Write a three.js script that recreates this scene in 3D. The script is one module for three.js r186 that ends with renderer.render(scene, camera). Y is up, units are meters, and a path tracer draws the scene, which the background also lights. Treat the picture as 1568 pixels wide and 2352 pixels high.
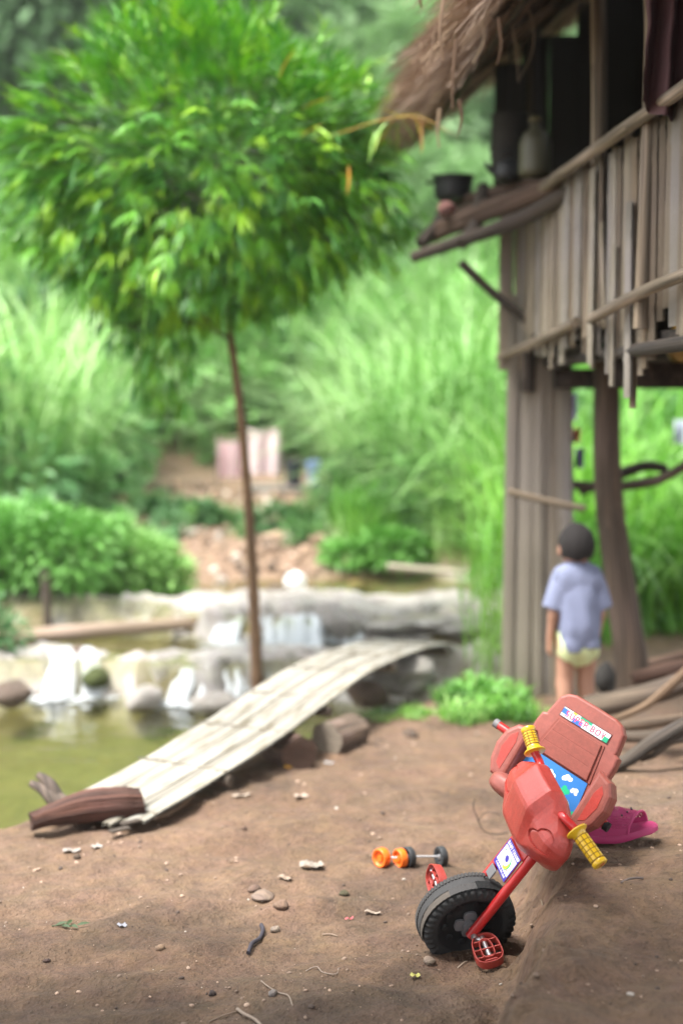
import * as THREE from 'three';
import { mergeGeometries, mergeVertices, toCreasedNormals } from 'three/addons/utils/BufferGeometryUtils.js';
import { RoundedBoxGeometry } from 'three/addons/geometries/RoundedBoxGeometry.js';
import { ImprovedNoise } from 'three/addons/math/ImprovedNoise.js';

// ---------------------------------------------------------------- camera, sky, sun, exposure
const scene = new THREE.Scene();
const EYE = new THREE.Vector3(0, 1.4, 0), PITCH = THREE.MathUtils.degToRad(4.83), F = 3267;
const camera = new THREE.PerspectiveCamera(2 * Math.atan(1176 / F) * 180 / Math.PI, 682 / 1024, 0.05, 400);
camera.position.copy(EYE);
camera.rotation.x = -PITCH;
camera.focus = 3.5;
camera.userData.fStop = 1.25;
const renderer = new THREE.WebGLRenderer({ antialias: true });
renderer.setSize(682, 1024);
renderer.toneMapping = THREE.LinearToneMapping;
renderer.toneMappingExposure = 3.8;
renderer.shadowMap.enabled = true;
{ // overcast sky: three times brighter overhead than at the horizon
  const W = 128, H = 64, data = new Float32Array(W * H * 4);
  for (let j = 0; j < H; j++) for (let i = 0; i < W; i++) {
    const el = ((j + 0.5) / H - 0.5) * Math.PI, s = Math.sin(el), k = (j * W + i) * 4;
    const L = s > 0 ? 1.25 * (0.45 + 0.55 * s) : 0.12;
    data[k] = L * (s > 0 ? 0.97 : 0.9); data[k + 1] = L * (s > 0 ? 1.0 : 1.0); data[k + 2] = L * (s > 0 ? 1.04 : 0.75); data[k + 3] = 1;
  }
  const sky = new THREE.DataTexture(data, W, H, THREE.RGBAFormat, THREE.FloatType);
  sky.mapping = THREE.EquirectangularReflectionMapping; sky.magFilter = THREE.LinearFilter; sky.wrapS = THREE.RepeatWrapping; sky.needsUpdate = true;
  scene.background = sky; scene.environment = sky;
}
const sun = new THREE.DirectionalLight(new THREE.Color(1, 0.965, 0.9), 3.0);
sun.position.set(-5.5, 14, -2.2); sun.target.position.set(0, 0, -5);
sun.castShadow = true; sun.shadow.radius = 34; sun.shadow.mapSize.set(2048, 2048);
Object.assign(sun.shadow.camera, { left: -14, right: 14, top: 14, bottom: -14, near: 0.5, far: 60 });
scene.add(sun, sun.target);
scene.fog = new THREE.FogExp2(new THREE.Color(0.93, 1.0, 0.95), 0.0012);

// ---------------------------------------------------------------- helpers
const V = (x, y, z) => new THREE.Vector3(x, y, z);
function rngOf(seed) { let a = seed >>> 0; return () => { a = (a + 0x6D2B79F5) | 0; let t = Math.imul(a ^ (a >>> 15), 1 | a); t = (t + Math.imul(t ^ (t >>> 7), 61 | t)) ^ t; return ((t ^ (t >>> 14)) >>> 0) / 4294967296; }; }
const R0 = rngOf(7);
const rr = (r, a, b) => a + (b - a) * r();
const noise = new ImprovedNoise();
const nz = (x, y, z = 0.37) => noise.noise(x, y, z);
const fbm = (x, y, z = 0.37, o = 4) => { let s = 0, a = 1, f = 1, t = 0; for (let i = 0; i < o; i++) { s += a * nz(x * f + i * 7.1, y * f - i * 3.3, z * f + i); t += a; a *= 0.5; f *= 2.03; } return s / t; };
const gau = (x) => Math.exp(-x * x);
const sst = (a, b, x) => { const t = Math.min(1, Math.max(0, (x - a) / (b - a))); return t * t * (3 - 2 * t); };
const lerp = (a, b, t) => a + (b - a) * t;
function pl(tab, x) { if (x <= tab[0][0]) return tab[0][1]; for (let i = 1; i < tab.length; i++) if (x <= tab[i][0]) { const t = (x - tab[i - 1][0]) / (tab[i][0] - tab[i - 1][0]); return lerp(tab[i - 1][1], tab[i][1], t); } return tab[tab.length - 1][1]; }
// a sight line measured in the photograph, met at a distance d ahead or at a height y
function ray(u, v) { const c = Math.cos(PITCH), s = Math.sin(PITCH), x = (u - 784) / F, y = -(v - 1176) / F; return V(x, y * c - s, -y * s - c); }
function at(u, v, d) { const r = ray(u, v); return EYE.clone().addScaledVector(r, d / -r.z); }
function onY(u, v, y) { const r = ray(u, v); return EYE.clone().addScaledVector(r, (y - EYE.y) / r.y); }
const names = new Map();
function numbered(n) { const k = names.get(n) ?? 0; names.set(n, k + 1); return k ? n + '_' + String(k).padStart(3, '0') : n; }
function tag(o, label, category, group, kind) { o.userData.label = label; if (category) o.userData.category = category; if (group) o.userData.group = group; if (kind) o.userData.kind = kind; return o; }
function thing(name, label, category, pos = V(0, 0, 0), group, kind) { const o = new THREE.Group(); o.name = numbered(name); o.position.copy(pos); scene.add(o); return tag(o, label, category, group, kind); }
function shadowed(m) { m.castShadow = true; m.receiveShadow = true; return m; }
function part(name, geo, mat, parent) { const m = shadowed(new THREE.Mesh(geo, mat)); m.name = parent === scene ? numbered(name) : name; parent.add(m); return m; }
function solo(name, geo, mat, label, category, pos, group, kind) { const m = part(name, geo, mat, scene); if (pos) m.position.copy(pos); return tag(m, label, category, group, kind); }
function instanced(name, geo, mat, mats, cols, parent) { // many alike pieces: joined into one mesh when that stays light, else an InstancedMesh
  const g0 = geo.index ? geo.toNonIndexed() : geo, P = g0.attributes.position, Nn = g0.attributes.normal, n = P.count;
  let m;
  if (mats.length * n / 3 < 620000) {
    const pos = new Float32Array(mats.length * n * 3), nor = new Float32Array(mats.length * n * 3), col = new Float32Array(mats.length * n * 3), v = V(0, 0, 0), nm = new THREE.Matrix3(); let o = 0;
    mats.forEach((x, i) => { nm.getNormalMatrix(x); for (let k = 0; k < n; k++, o += 3) { v.fromBufferAttribute(P, k).applyMatrix4(x); pos[o] = v.x; pos[o + 1] = v.y; pos[o + 2] = v.z; v.fromBufferAttribute(Nn, k).applyMatrix3(nm).normalize(); nor[o] = v.x; nor[o + 1] = v.y; nor[o + 2] = v.z; const c = cols ? cols[i] : { r: 1, g: 1, b: 1 }; col[o] = c.r; col[o + 1] = c.g; col[o + 2] = c.b; } });
    const g = new THREE.BufferGeometry(); g.setAttribute('position', new THREE.BufferAttribute(pos, 3)); g.setAttribute('normal', new THREE.BufferAttribute(nor, 3)); g.setAttribute('color', new THREE.BufferAttribute(col, 3));
    const vm = mat.clone(); vm.vertexColors = true; m = new THREE.Mesh(g, vm);
  } else { m = new THREE.InstancedMesh(geo, mat, mats.length); mats.forEach((x, i) => m.setMatrixAt(i, x)); if (cols) cols.forEach((c, i) => m.setColorAt(i, c)); }
  shadowed(m); m.name = parent === scene ? numbered(name) : name; m.userData.kind = 'stuff'; parent.add(m); return m;
}
function merge(list) {
  return mergeGeometries(list.map((g) => { const n = g.index ? g.toNonIndexed() : g.clone(); for (const k of Object.keys(n.attributes)) if (!['position', 'normal', 'uv'].includes(k)) n.deleteAttribute(k);
    if (!n.attributes.normal) n.computeVertexNormals(); if (!n.attributes.uv) n.setAttribute('uv', new THREE.BufferAttribute(new Float32Array(n.attributes.position.count * 2), 2)); return n; }));
}
const moved = (g, x, y, z, rx = 0, ry = 0, rz = 0) => g.applyMatrix4(new THREE.Matrix4().compose(V(x, y, z), new THREE.Quaternion().setFromEuler(new THREE.Euler(rx, ry, rz)), V(1, 1, 1)));
const box = (w, h, d, r = 0.003) => new RoundedBoxGeometry(w, h, d, 2, Math.min(r, w / 2.1, h / 2.1, d / 2.1));
// a tapered, optionally knobbly tube through points; uv in metres
function tube(pts, rad, o = {}) {
  const rs = o.rs ?? 10, cv = new THREE.CatmullRomCurve3(pts, false, 'centripetal'), L = cv.getLength(), n = o.n ?? Math.max(2, (pts.length - 1) * 6), fr = cv.computeFrenetFrames(n, false);
  const R = typeof rad === 'function' ? rad : Array.isArray(rad) ? (t) => { const k = t * (rad.length - 1), i = Math.min(rad.length - 2, Math.floor(k)); return lerp(rad[i], rad[i + 1], k - i); } : () => rad;
  const pos = [], uv = [], idx = [];
  for (let i = 0; i <= n; i++) {
    const t = i / n, c = cv.getPointAt(t), r = R(t);
    for (let j = 0; j <= rs; j++) {
      const a = j / rs * Math.PI * 2, k = o.rough ? 1 + o.rough * fbm(Math.cos(a) * 1.3 + (o.seed ?? 0), Math.sin(a) * 1.3, t * L * (o.freq ?? 9), 3) : 1, q = (o.flat ?? 1);
      const p = c.clone().addScaledVector(fr.normals[i], Math.cos(a) * r * k).addScaledVector(fr.binormals[i], Math.sin(a) * r * k * q);
      pos.push(p.x, p.y, p.z); uv.push(a * r, t * L);
    }
  }
  const w = rs + 1;
  for (let i = 0; i < n; i++) for (let j = 0; j < rs; j++) { const a = i * w + j; idx.push(a, a + w, a + 1, a + w, a + w + 1, a + 1); }
  for (const [i, s] of [[0, 1], [n, -1]]) { const c = pos.length / 3, p = cv.getPointAt(i / n); pos.push(p.x, p.y, p.z); uv.push(0, 0); const b = c + 1; for (let j = 0; j <= rs; j++) { const k = (i * w + j) * 3; pos.push(pos[k], pos[k + 1], pos[k + 2]); uv.push(pos[k] - p.x, pos[k + 1] - p.y); } for (let j = 0; j < rs; j++) s > 0 ? idx.push(c, b + j, b + j + 1) : idx.push(c, b + j + 1, b + j); }
  const g = new THREE.BufferGeometry(); g.setAttribute('position', new THREE.Float32BufferAttribute(pos, 3)); g.setAttribute('uv', new THREE.Float32BufferAttribute(uv, 2)); g.setIndex(idx); g.computeVertexNormals(); return g;
}
// a grid surface from f(s, t) -> Vector3
function grid(f, nu, nv, keep) {
  const pos = [], uv = [], idx = [];
  for (let j = 0; j <= nv; j++) for (let i = 0; i <= nu; i++) { const p = f(i / nu, j / nv); pos.push(p.x, p.y, p.z); uv.push(i / nu, j / nv); }
  for (let j = 0; j < nv; j++) for (let i = 0; i < nu; i++) { if (keep && !keep(i, j)) continue; const a = j * (nu + 1) + i, b = a + nu + 1; idx.push(a, a + 1, b, a + 1, b + 1, b); }
  const g = new THREE.BufferGeometry(); g.setAttribute('position', new THREE.Float32BufferAttribute(pos, 3)); g.setAttribute('uv', new THREE.Float32BufferAttribute(uv, 2)); g.setIndex(idx); g.computeVertexNormals(); return g;
}
// a lumpy stone
function stoneGeo(rx, ry, rz, seed, rough = 0.28, det = 3, flat = true) {
  let g = new THREE.IcosahedronGeometry(1, det); g.deleteAttribute('uv'); g.deleteAttribute('normal'); g = mergeVertices(g, 1e-4); const p = g.attributes.position, uv = new Float32Array(p.count * 2);
  for (let i = 0; i < p.count; i++) {
    const v = V(p.getX(i), p.getY(i), p.getZ(i)); let k = 1 + rough * fbm(v.x * 1.1 + seed * 5.3, v.y * 1.1 + seed, v.z * 1.1 - seed * 2.1, 4);
    if (flat) for (let q = 0; q < 7; q++) { const n = V(Math.sin(seed * 9 + q * 2.4), Math.cos(seed * 5 + q * 1.7), Math.sin(seed * 3 + q * 4.1)).normalize(), dd = v.dot(n) * k; if (dd > 0.78) k *= 0.78 / dd; }
    p.setXYZ(i, v.x * k * rx, v.y * k * ry, v.z * k * rz); uv[2 * i] = (v.x + v.z) * rx; uv[2 * i + 1] = v.y * ry;
  }
  g.setAttribute('uv', new THREE.BufferAttribute(uv, 2)); g.computeVertexNormals(); return g;
}
// surface nets over a signed distance
function netOf(sdf, lo, hi, cell) {
  const nx = Math.ceil((hi.x - lo.x) / cell) + 1, ny = Math.ceil((hi.y - lo.y) / cell) + 1, nzz = Math.ceil((hi.z - lo.z) / cell) + 1, val = new Float32Array(nx * ny * nzz), id = new Int32Array(nx * ny * nzz).fill(-1), I = (i, j, k) => (k * ny + j) * nx + i;
  for (let k = 0; k < nzz; k++) for (let j = 0; j < ny; j++) for (let i = 0; i < nx; i++) val[I(i, j, k)] = sdf(lo.x + i * cell, lo.y + j * cell, lo.z + k * cell);
  const pos = [], idx = [];
  for (let k = 0; k < nzz - 1; k++) for (let j = 0; j < ny - 1; j++) for (let i = 0; i < nx - 1; i++) {
    let c = 0, sx = 0, sy = 0, sz = 0; const e = [];
    for (let q = 0; q < 8; q++) e.push(val[I(i + (q & 1), j + ((q >> 1) & 1), k + (q >> 2))]);
    for (let a = 0; a < 8; a++) for (const b of [a ^ 1, a ^ 2, a ^ 4]) if (b > a && (e[a] < 0) !== (e[b] < 0)) { const t = e[a] / (e[a] - e[b]); sx += lerp(a & 1, b & 1, t); sy += lerp((a >> 1) & 1, (b >> 1) & 1, t); sz += lerp(a >> 2, b >> 2, t); c++; }
    if (c) { id[I(i, j, k)] = pos.length / 3; pos.push(lo.x + (i + sx / c) * cell, lo.y + (j + sy / c) * cell, lo.z + (k + sz / c) * cell); }
  }
  const quad = (a, b, c, d, f) => { if (a < 0 || b < 0 || c < 0 || d < 0) return; f ? idx.push(a, b, c, a, c, d) : idx.push(a, c, b, a, d, c); };
  for (let k = 1; k < nzz - 1; k++) for (let j = 1; j < ny - 1; j++) for (let i = 1; i < nx - 1; i++) {
    const v = val[I(i, j, k)] < 0;
    if (v !== val[I(i + 1, j, k)] < 0) quad(id[I(i, j - 1, k - 1)], id[I(i, j, k - 1)], id[I(i, j, k)], id[I(i, j - 1, k)], v);
    if (v !== val[I(i, j + 1, k)] < 0) quad(id[I(i - 1, j, k - 1)], id[I(i - 1, j, k)], id[I(i, j, k)], id[I(i, j, k - 1)], v);
    if (v !== val[I(i, j, k + 1)] < 0) quad(id[I(i - 1, j - 1, k)], id[I(i, j - 1, k)], id[I(i, j, k)], id[I(i - 1, j, k)], v);
  }
  const g = new THREE.BufferGeometry(); g.setAttribute('position', new THREE.Float32BufferAttribute(pos, 3)); g.setAttribute('uv', new THREE.Float32BufferAttribute(new Float32Array(pos.length / 3 * 2), 2)); g.setIndex(idx); g.computeVertexNormals(); return g;
}
const smin = (a, b, k) => { const h = Math.max(k - Math.abs(a - b), 0) / k; return Math.min(a, b) - h * h * k * 0.25; };
function capsule(x, y, z, a, b, ra, rb) { const bx = b.x - a.x, by = b.y - a.y, bz = b.z - a.z, t = Math.min(1, Math.max(0, ((x - a.x) * bx + (y - a.y) * by + (z - a.z) * bz) / (bx * bx + by * by + bz * bz))); return Math.hypot(x - a.x - bx * t, y - a.y - by * t, z - a.z - bz * t) - lerp(ra, rb, t); }
const ellip = (x, y, z, c, rx, ry, rz) => (Math.hypot((x - c.x) / rx, (y - c.y) / ry, (z - c.z) / rz) - 1) * Math.min(rx, ry, rz);

// ---------------------------------------------------------------- textures and materials
function dataTex(n, f, color = true, h = n) {
  const d = new Uint8Array(n * h * 4);
  for (let j = 0; j < h; j++) for (let i = 0; i < n; i++) { const c = f(i / n, j / h, i, j); for (let q = 0; q < 3; q++) d[(j * n + i) * 4 + q] = Math.max(0, Math.min(255, (Array.isArray(c) ? c[q] : c) * 255)); d[(j * n + i) * 4 + 3] = 255; }
  const t = new THREE.DataTexture(d, n, h); t.wrapS = t.wrapT = THREE.RepeatWrapping; t.magFilter = THREE.LinearFilter; t.minFilter = THREE.LinearMipmapLinearFilter; t.generateMipmaps = true; if (color) t.colorSpace = THREE.SRGBColorSpace; t.needsUpdate = true; return t;
}
// periodic noise on a torus-like lattice
function pnoise(seed, per) { const r = rngOf(seed), g = Array.from({ length: per * per }, () => r()); return (x, y) => { x = x * per; y = y * per; const i = Math.floor(x), j = Math.floor(y), fx = x - i, fy = y - j, s = (t) => t * t * (3 - 2 * t), q = (a, b) => g[((b % per + per) % per) * per + (a % per + per) % per]; return lerp(lerp(q(i, j), q(i + 1, j), s(fx)), lerp(q(i, j + 1), q(i + 1, j + 1), s(fx)), s(fy)); }; }
const soilN = [6, 14, 33, 75, 160, 310].map((p, i) => pnoise(11 + i, p));
const soilV = (x, y) => soilN[0](x, y) * 0.14 + soilN[1](x, y) * 0.16 + soilN[2](x, y) * 0.2 + soilN[3](x, y) * 0.2 + soilN[4](x, y) * 0.18 + soilN[5](x, y) * 0.12;
const soilMap = dataTex(1024, (x, y) => { const v = soilV(x, y), g = soilN[4](y, x), k = 0.80 + (v - 0.5) * 0.5 - (g > 0.86 ? 0.07 : 0) + (g < 0.07 ? 0.06 : 0); return [k, k * lerp(0.965, 1.0, soilN[1](y, x)), k * lerp(0.94, 1.0, soilN[2](y, x))]; });
const soilBump = dataTex(1024, (x, y) => soilV(x, y) * 0.9 + (soilN[4](y, x) > 0.8 ? 0.12 : 0), false);
const grainN = [4, 9, 40, 90].map((p, i) => pnoise(51 + i, p));
const woodV = (x, y) => grainN[3](x, y * 0.04) * 0.35 + grainN[2](x, y * 0.1) * 0.35 + grainN[1](x, y * 0.5) * 0.2 + grainN[0](x, y) * 0.1;
const woodMap = dataTex(512, (x, y) => { const v = woodV(x, y), k = 0.72 + (v - 0.5) * 0.85; return [k, k * 0.98, k * lerp(0.93, 1, grainN[0](x, y))]; });
const woodBump = dataTex(512, (x, y) => woodV(x, y), false);
const scuffMap = (() => { // moulded plastic: faint mottling, dust and fine random scratches
  const n = 512, r = rngOf(313), sc = new Float32Array(n * n);
  for (let i = 0; i < 150; i++) { let x = r() * n, y = r() * n; const a = r() * 6.283, L = 8 + 90 * r() ** 3, c = 0.25 + 0.6 * r(), cv = rr(r, -0.02, 0.02); for (let k = 0, q = a; k < L; k += 0.5, q += cv * 0.5) { x += Math.cos(q) * 0.5; y += Math.sin(q) * 0.5; const id = ((y | 0) + n) % n * n + ((x | 0) + n) % n; sc[id] = Math.max(sc[id], c * (1 - Math.abs(k / L * 2 - 1) ** 3)); } }
  return dataTex(n, (x, y, i, j) => { const v = soilV(x * 0.5, y * 0.5), p = soilN[0](x, y) * 0.6 + soilN[1](y, x) * 0.4, du = sst(0.55, 0.8, p) * (0.3 + 0.7 * soilN[3](x, y)) * 0.45, q = Math.min(1, sc[j * n + i] * 0.75 + du), k = 0.92 + (v - 0.5) * 0.3; return [lerp(k, 0.98, q), lerp(k, 1, q) , lerp(k, 1, q)].map((t, c) => t * [1, 1, 1][c]); });
})();
const scuffRough = dataTex(512, (x, y) => 0.45 + soilV(x, y) * 0.5, false);
const rep = (t, x, y) => { const c = t.clone(); c.repeat.set(x, y); c.needsUpdate = true; return c; };
const lin = (r, g, b) => new THREE.Color().setRGB(r, g, b);
const std = (c, o = {}) => new THREE.MeshStandardMaterial({ color: c, roughness: 0.85, side: THREE.DoubleSide, ...o });
const woodMat = (c, sx = 4, sy = 1, bump = 0.003) => std(c, { map: rep(woodMap, sx, sy), bumpMap: rep(woodBump, sx, sy), bumpScale: bump, roughness: 0.88 });
const leafMat = (c, tr = 0.4, ro = 0.5) => new THREE.MeshPhysicalMaterial({ color: c, roughness: ro, transmission: tr, thickness: 0, side: THREE.DoubleSide, specularIntensity: 0.6 });
const M = {
  soil: new THREE.MeshStandardMaterial({ vertexColors: true, map: rep(soilMap, 1.1, 1.1), bumpMap: rep(soilBump, 1.1, 1.1), bumpScale: 0.013, roughness: 0.97 }),
  bamboo: [[0.62, 0.53, 0.42], [0.5, 0.41, 0.32], [0.72, 0.65, 0.55], [0.36, 0.28, 0.21], [0.62, 0.57, 0.53], [0.55, 0.42, 0.3]].map((c) => woodMat(lin(...c), 9, 0.8)),
  mat: [[0.43, 0.4, 0.345], [0.36, 0.33, 0.275], [0.47, 0.445, 0.39], [0.39, 0.36, 0.3]].map((c) => woodMat(lin(...c), 9, 0.8, 0.002)),
  post: woodMat(lin(0.17, 0.12, 0.09), 5, 1.2, 0.006), shadewood: woodMat(lin(0.05, 0.036, 0.028), 5, 1, 0.004), darkwood: woodMat(lin(0.07, 0.05, 0.04), 5, 1, 0.004), pole: woodMat(lin(0.36, 0.29, 0.22), 6, 1), greywood: woodMat(lin(0.2, 0.155, 0.12), 6, 1, 0.005),  // inner boards and rafters: wood darkened to stand for the unlit interior
  redwood: woodMat(lin(0.16, 0.07, 0.05), 9, 2.2, 0.01), branch: woodMat(lin(0.11, 0.09, 0.075), 6, 2, 0.006),
};
M.matStain = M.mat.map((m) => { const c = m.clone(); c.map = rep(dataTex(512, (x, y) => { const v = woodV(x, y), p = soilN[0](x, y) * 0.5 + soilN[1](y, x) * 0.5, k = 0.8 + (v - 0.5) * 0.5 - sst(0.52, 0.72, p) * 0.16; return [k, k * lerp(1, 0.97, sst(0.5, 0.7, p)), k * lerp(1, 0.9, sst(0.5, 0.7, p))]; }), 9, 0.8); return c; });
// ---------------------------------------------------------------- the land: yard, bank, stream bed and hillside in one sheet
const edgeX = (d) => 0.353 + 0.235 * (d - 3.15) + 0.035 * sst(3.75, 3.4, d) + 0.03 * nz(d * 2.3, 1.7) + 0.03 * nz(d * 6.1, 4.4) + 0.016 * nz(d * 13, 2.7);   // foot of the raised bank
const shoreTab = [[-6, 3.6], [-2.2, 4.2], [-1.09, 4.5], [-0.84, 4.85], [-0.5, 5.35], [-0.25, 5.7], [-0.05, 6.12], [0.4, 6.5], [0.75, 6.9], [1.1, 8.2], [2, 9.4], [6, 10]];
const shore = (x) => pl(shoreTab, x) + 0.07 * nz(x * 3.1, 8.8);
const LOW = -0.18, MID = 0.0, TOP = 0.13;                             // the three water levels
const ledge1 = (x) => 7.25 + 0.16 * nz(x * 1.9, 3.1) + 0.06 * nz(x * 6, 2.2) - 0.25 * sst(0.1, 0.9, x);
const ledge2 = (x) => 7.95 + 0.55 * sst(-0.65, -1.3, x) + 0.1 * nz(x * 1.3, 9.1) + 0.06 * nz(x * 5, 7.2);
const bankY = (d) => 0.2 * (1 - sst(4.2, 5.4, d)) ;
function yardY(x, d) {
  let y = 0.024 * nz(x * 1.7, d * 2.6) + 0.019 * nz(x * 4.3, d * 6) + 0.012 * nz(x * 9, d * 13, 2.2) + 0.006 * fbm(x * 18, d * 20, 2.9, 3);
  y -= 0.04 * sst(4.7, 6, d);
  const e = x - edgeX(d), n = 0.06 * fbm(x * 7, d * 7, 1.3, 4) + 0.012 * nz(x * 27, d * 27, 3);
  const s = sst(-0.03, 0.115, e + n * (e > -0.1 && e < 0.3 ? 1 : 0.3));
  const clod = Math.exp(-(((e - 0.04) / 0.09) ** 2)) * (0.05 * fbm(x * 17, d * 17, 5.5, 4));
  y += bankY(d) * s + clod * (bankY(d) / 0.17) + Math.max(0, e - 0.1) * 0.07 * (1 - sst(5, 6.4, d)) + 0.012 * s * nz(x * 3.5, d * 3.5, 7);
  const bk = s * sst(3.7, 3.2, d); y += bk * (0.02 * fbm((x + d) * 6, (x - d) * 2.2, 8.8, 4) + 0.012 * fbm(x * 16, d * 16, 2.4, 3)) - 0.05 * bk * sst(3.25, 2.85, d) * sst(0.1, 0.3, e);
  return y;
}
function streamY(x, d) {
  const a = sst(-0.06, 0.08, d - ledge1(x)), b = sst(-0.1, 0.1, d - ledge2(x));
  let y = lerp(-0.32 + 0.03 * nz(x * 3, d * 3, 9), lerp(-0.2, -0.0, b), a);
  const rim1 = Math.exp(-(((d - ledge1(x) - 0.16) / 0.2) ** 2)), rim2 = Math.exp(-(((d - ledge2(x) - 0.15) / 0.2) ** 2));
  y += rim1 * (0.23 + 0.06 * nz(x * 2.7, 5.5) + 0.035 * nz(x * 9, d * 7)) + rim2 * (0.14 + 0.06 * nz(x * 2.3, 6.6)) + 0.03 * nz(x * 4, d * 4, 3.3) * a;
  y += 0.16 * sst(0.35, 1.0, x) * a;                                         // pale slabs stand clear on the right
  return y;
}
function farY(x, d) {                                                        // the far bank, the drying terrace, the hillside
  const k = d + 0.25 * nz(x * 0.7, 2.9) + Math.min(2.2, Math.max(0, -x - 1.1) * 0.9) ;
  let y = pl([[8, -0.1], [9.4, 0.12], [10.2, 0.3], [12.4, 0.44], [12.9, 0.56], [14.6, 0.6], [16, 1.0], [19, 2.2], [25, 5.0], [33, 10.5], [45, 20], [56, 29], [75, 44]], k);
  const ter = sst(1.0, 0.6, Math.abs(x + 0.4)) * sst(11.9, 12.4, d) * sst(13.9, 13.4, d);
  return lerp(y + 0.12 * fbm(x * 0.9, d * 0.9, 2.2, 3), 0.47, ter) + Math.max(0, d - 15) * 0.05 * fbm(x * 0.12, d * 0.12, 8, 3);
}
const farEdge = (x) => pl([[-8, 8.6], [-3, 8.5], [-1.4, 8.7], [-0.5, 9.3], [0.6, 9.7], [1.1, 9.5], [2, 9.3], [8, 9.4]], x);
function G(x, d) {
  const s = d - shore(x), y0 = yardY(x, d), f = sst(-0.15, 0.35, d - farEdge(x)), right = sst(1.0, 1.35, x) ;
  let y = lerp(y0, streamY(x, d), sst(-0.02, 0.42, s) * (1 - right * 0.8));
  return lerp(y, farY(x, d), f);
}
{
  const axis = (lo, hi, step, out, grow, ends) => { const a = []; for (let v = lo; v <= hi + 1e-6; v += step) a.push(v); let st = step, v = hi; while (v < ends[1]) { st *= grow; v += st; a.push(v); } st = step; v = lo; while (v > ends[0]) { st *= grow; v -= st; a.unshift(v); } return a; };
  const xs = axis(-1.45, 1.7, 0.012, 0, 1.11, [-42, 42]), ds = axis(2.75, 5.2, 0.012, 0, 1.055, [-7, 70]);
  const pos = [], uv = [], col = [], idx = [], c = new THREE.Color();
  for (const d of ds) for (const x of xs) {
    const y = G(x, d), s = d - shore(x), f = sst(-0.1, 0.3, d - farEdge(x)), wet = sst(0.0, 0.2, s) * (1 - sst(1.0, 1.3, x));
    pos.push(x, y, -d); uv.push(x, d);
    const p = fbm(x * 0.9, d * 0.9, 4.4, 3), q = fbm(x * 2.7 + 9, d * 2.7, 1.1, 3), e = sst(-0.1, 0.2, x - edgeX(d));
    let soil = [0.21 + 0.07 * p + 0.03 * q, 0.134 + 0.05 * p + 0.022 * q, 0.086 + 0.037 * p + 0.017 * q];
    const cool = sst(0.05, 0.4, fbm(x * 1.3 + 3, d * 1.1, 6.1, 3)); soil = soil.map((v, i) => v * lerp(1, [0.86, 0.93, 1.0][i], cool));
    const damp = sst(0.12, 0.3, fbm(x * 2.1 + 31, d * 2.4, 6.6, 4)) * (1 - e); soil = soil.map((v) => v * (1 - 0.34 * damp));   // darker damp patches of earth
    const rk = fbm(x * 2.2, d * 2.2, 3.7, 4), rock = [0.52 + 0.2 * rk, 0.49 + 0.19 * rk, 0.45 + 0.18 * rk], moss = sst(0.12, 0.35, fbm(x * 1.7 + 5, d * 1.7, 2.5, 3));
    const rockm = rock.map((v, i) => lerp(v, [0.12, 0.14, 0.03][i], moss * 0.6)).map((v, i) => lerp(v, [0.2, 0.175, 0.08][i], sst(0.0, -0.06, y - (d > ledge2(x) ? TOP : d > ledge1(x) ? MID : LOW)) * 0.95));
    const hp = fbm(x * 0.5, d * 0.5, 5.8, 3), far = [0.30 + 0.12 * hp, 0.2 + 0.07 * hp, 0.135 + 0.05 * hp], green = sst(-0.1, 0.25, fbm(x * 0.8 + 2, d * 0.8, 7.3, 3) + sst(14.5, 16.5, d) * 0.8 - 0.3), farg = far.map((v, i) => lerp(v, [0.07, 0.13, 0.03][i], green));
    for (let i = 0; i < 3; i++) col.push(Math.max(0.01, lerp(lerp(soil[i], rockm[i], wet), farg[i], f)));
  }
  const w = xs.length;
  for (let j = 0; j < ds.length - 1; j++) for (let i = 0; i < w - 1; i++) { const a = j * w + i; idx.push(a, a + 1, a + w, a + 1, a + w + 1, a + w); }
  const g = new THREE.BufferGeometry(); g.setAttribute('position', new THREE.Float32BufferAttribute(pos, 3)); g.setAttribute('uv', new THREE.Float32BufferAttribute(uv, 2)); g.setAttribute('color', new THREE.Float32BufferAttribute(col, 3)); g.setIndex(idx); g.computeVertexNormals();
  const m = solo('ground', g, M.soil, 'bare brown earth yard, stream bed and green hillside', null); m.userData.kind = 'structure';
}
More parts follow.
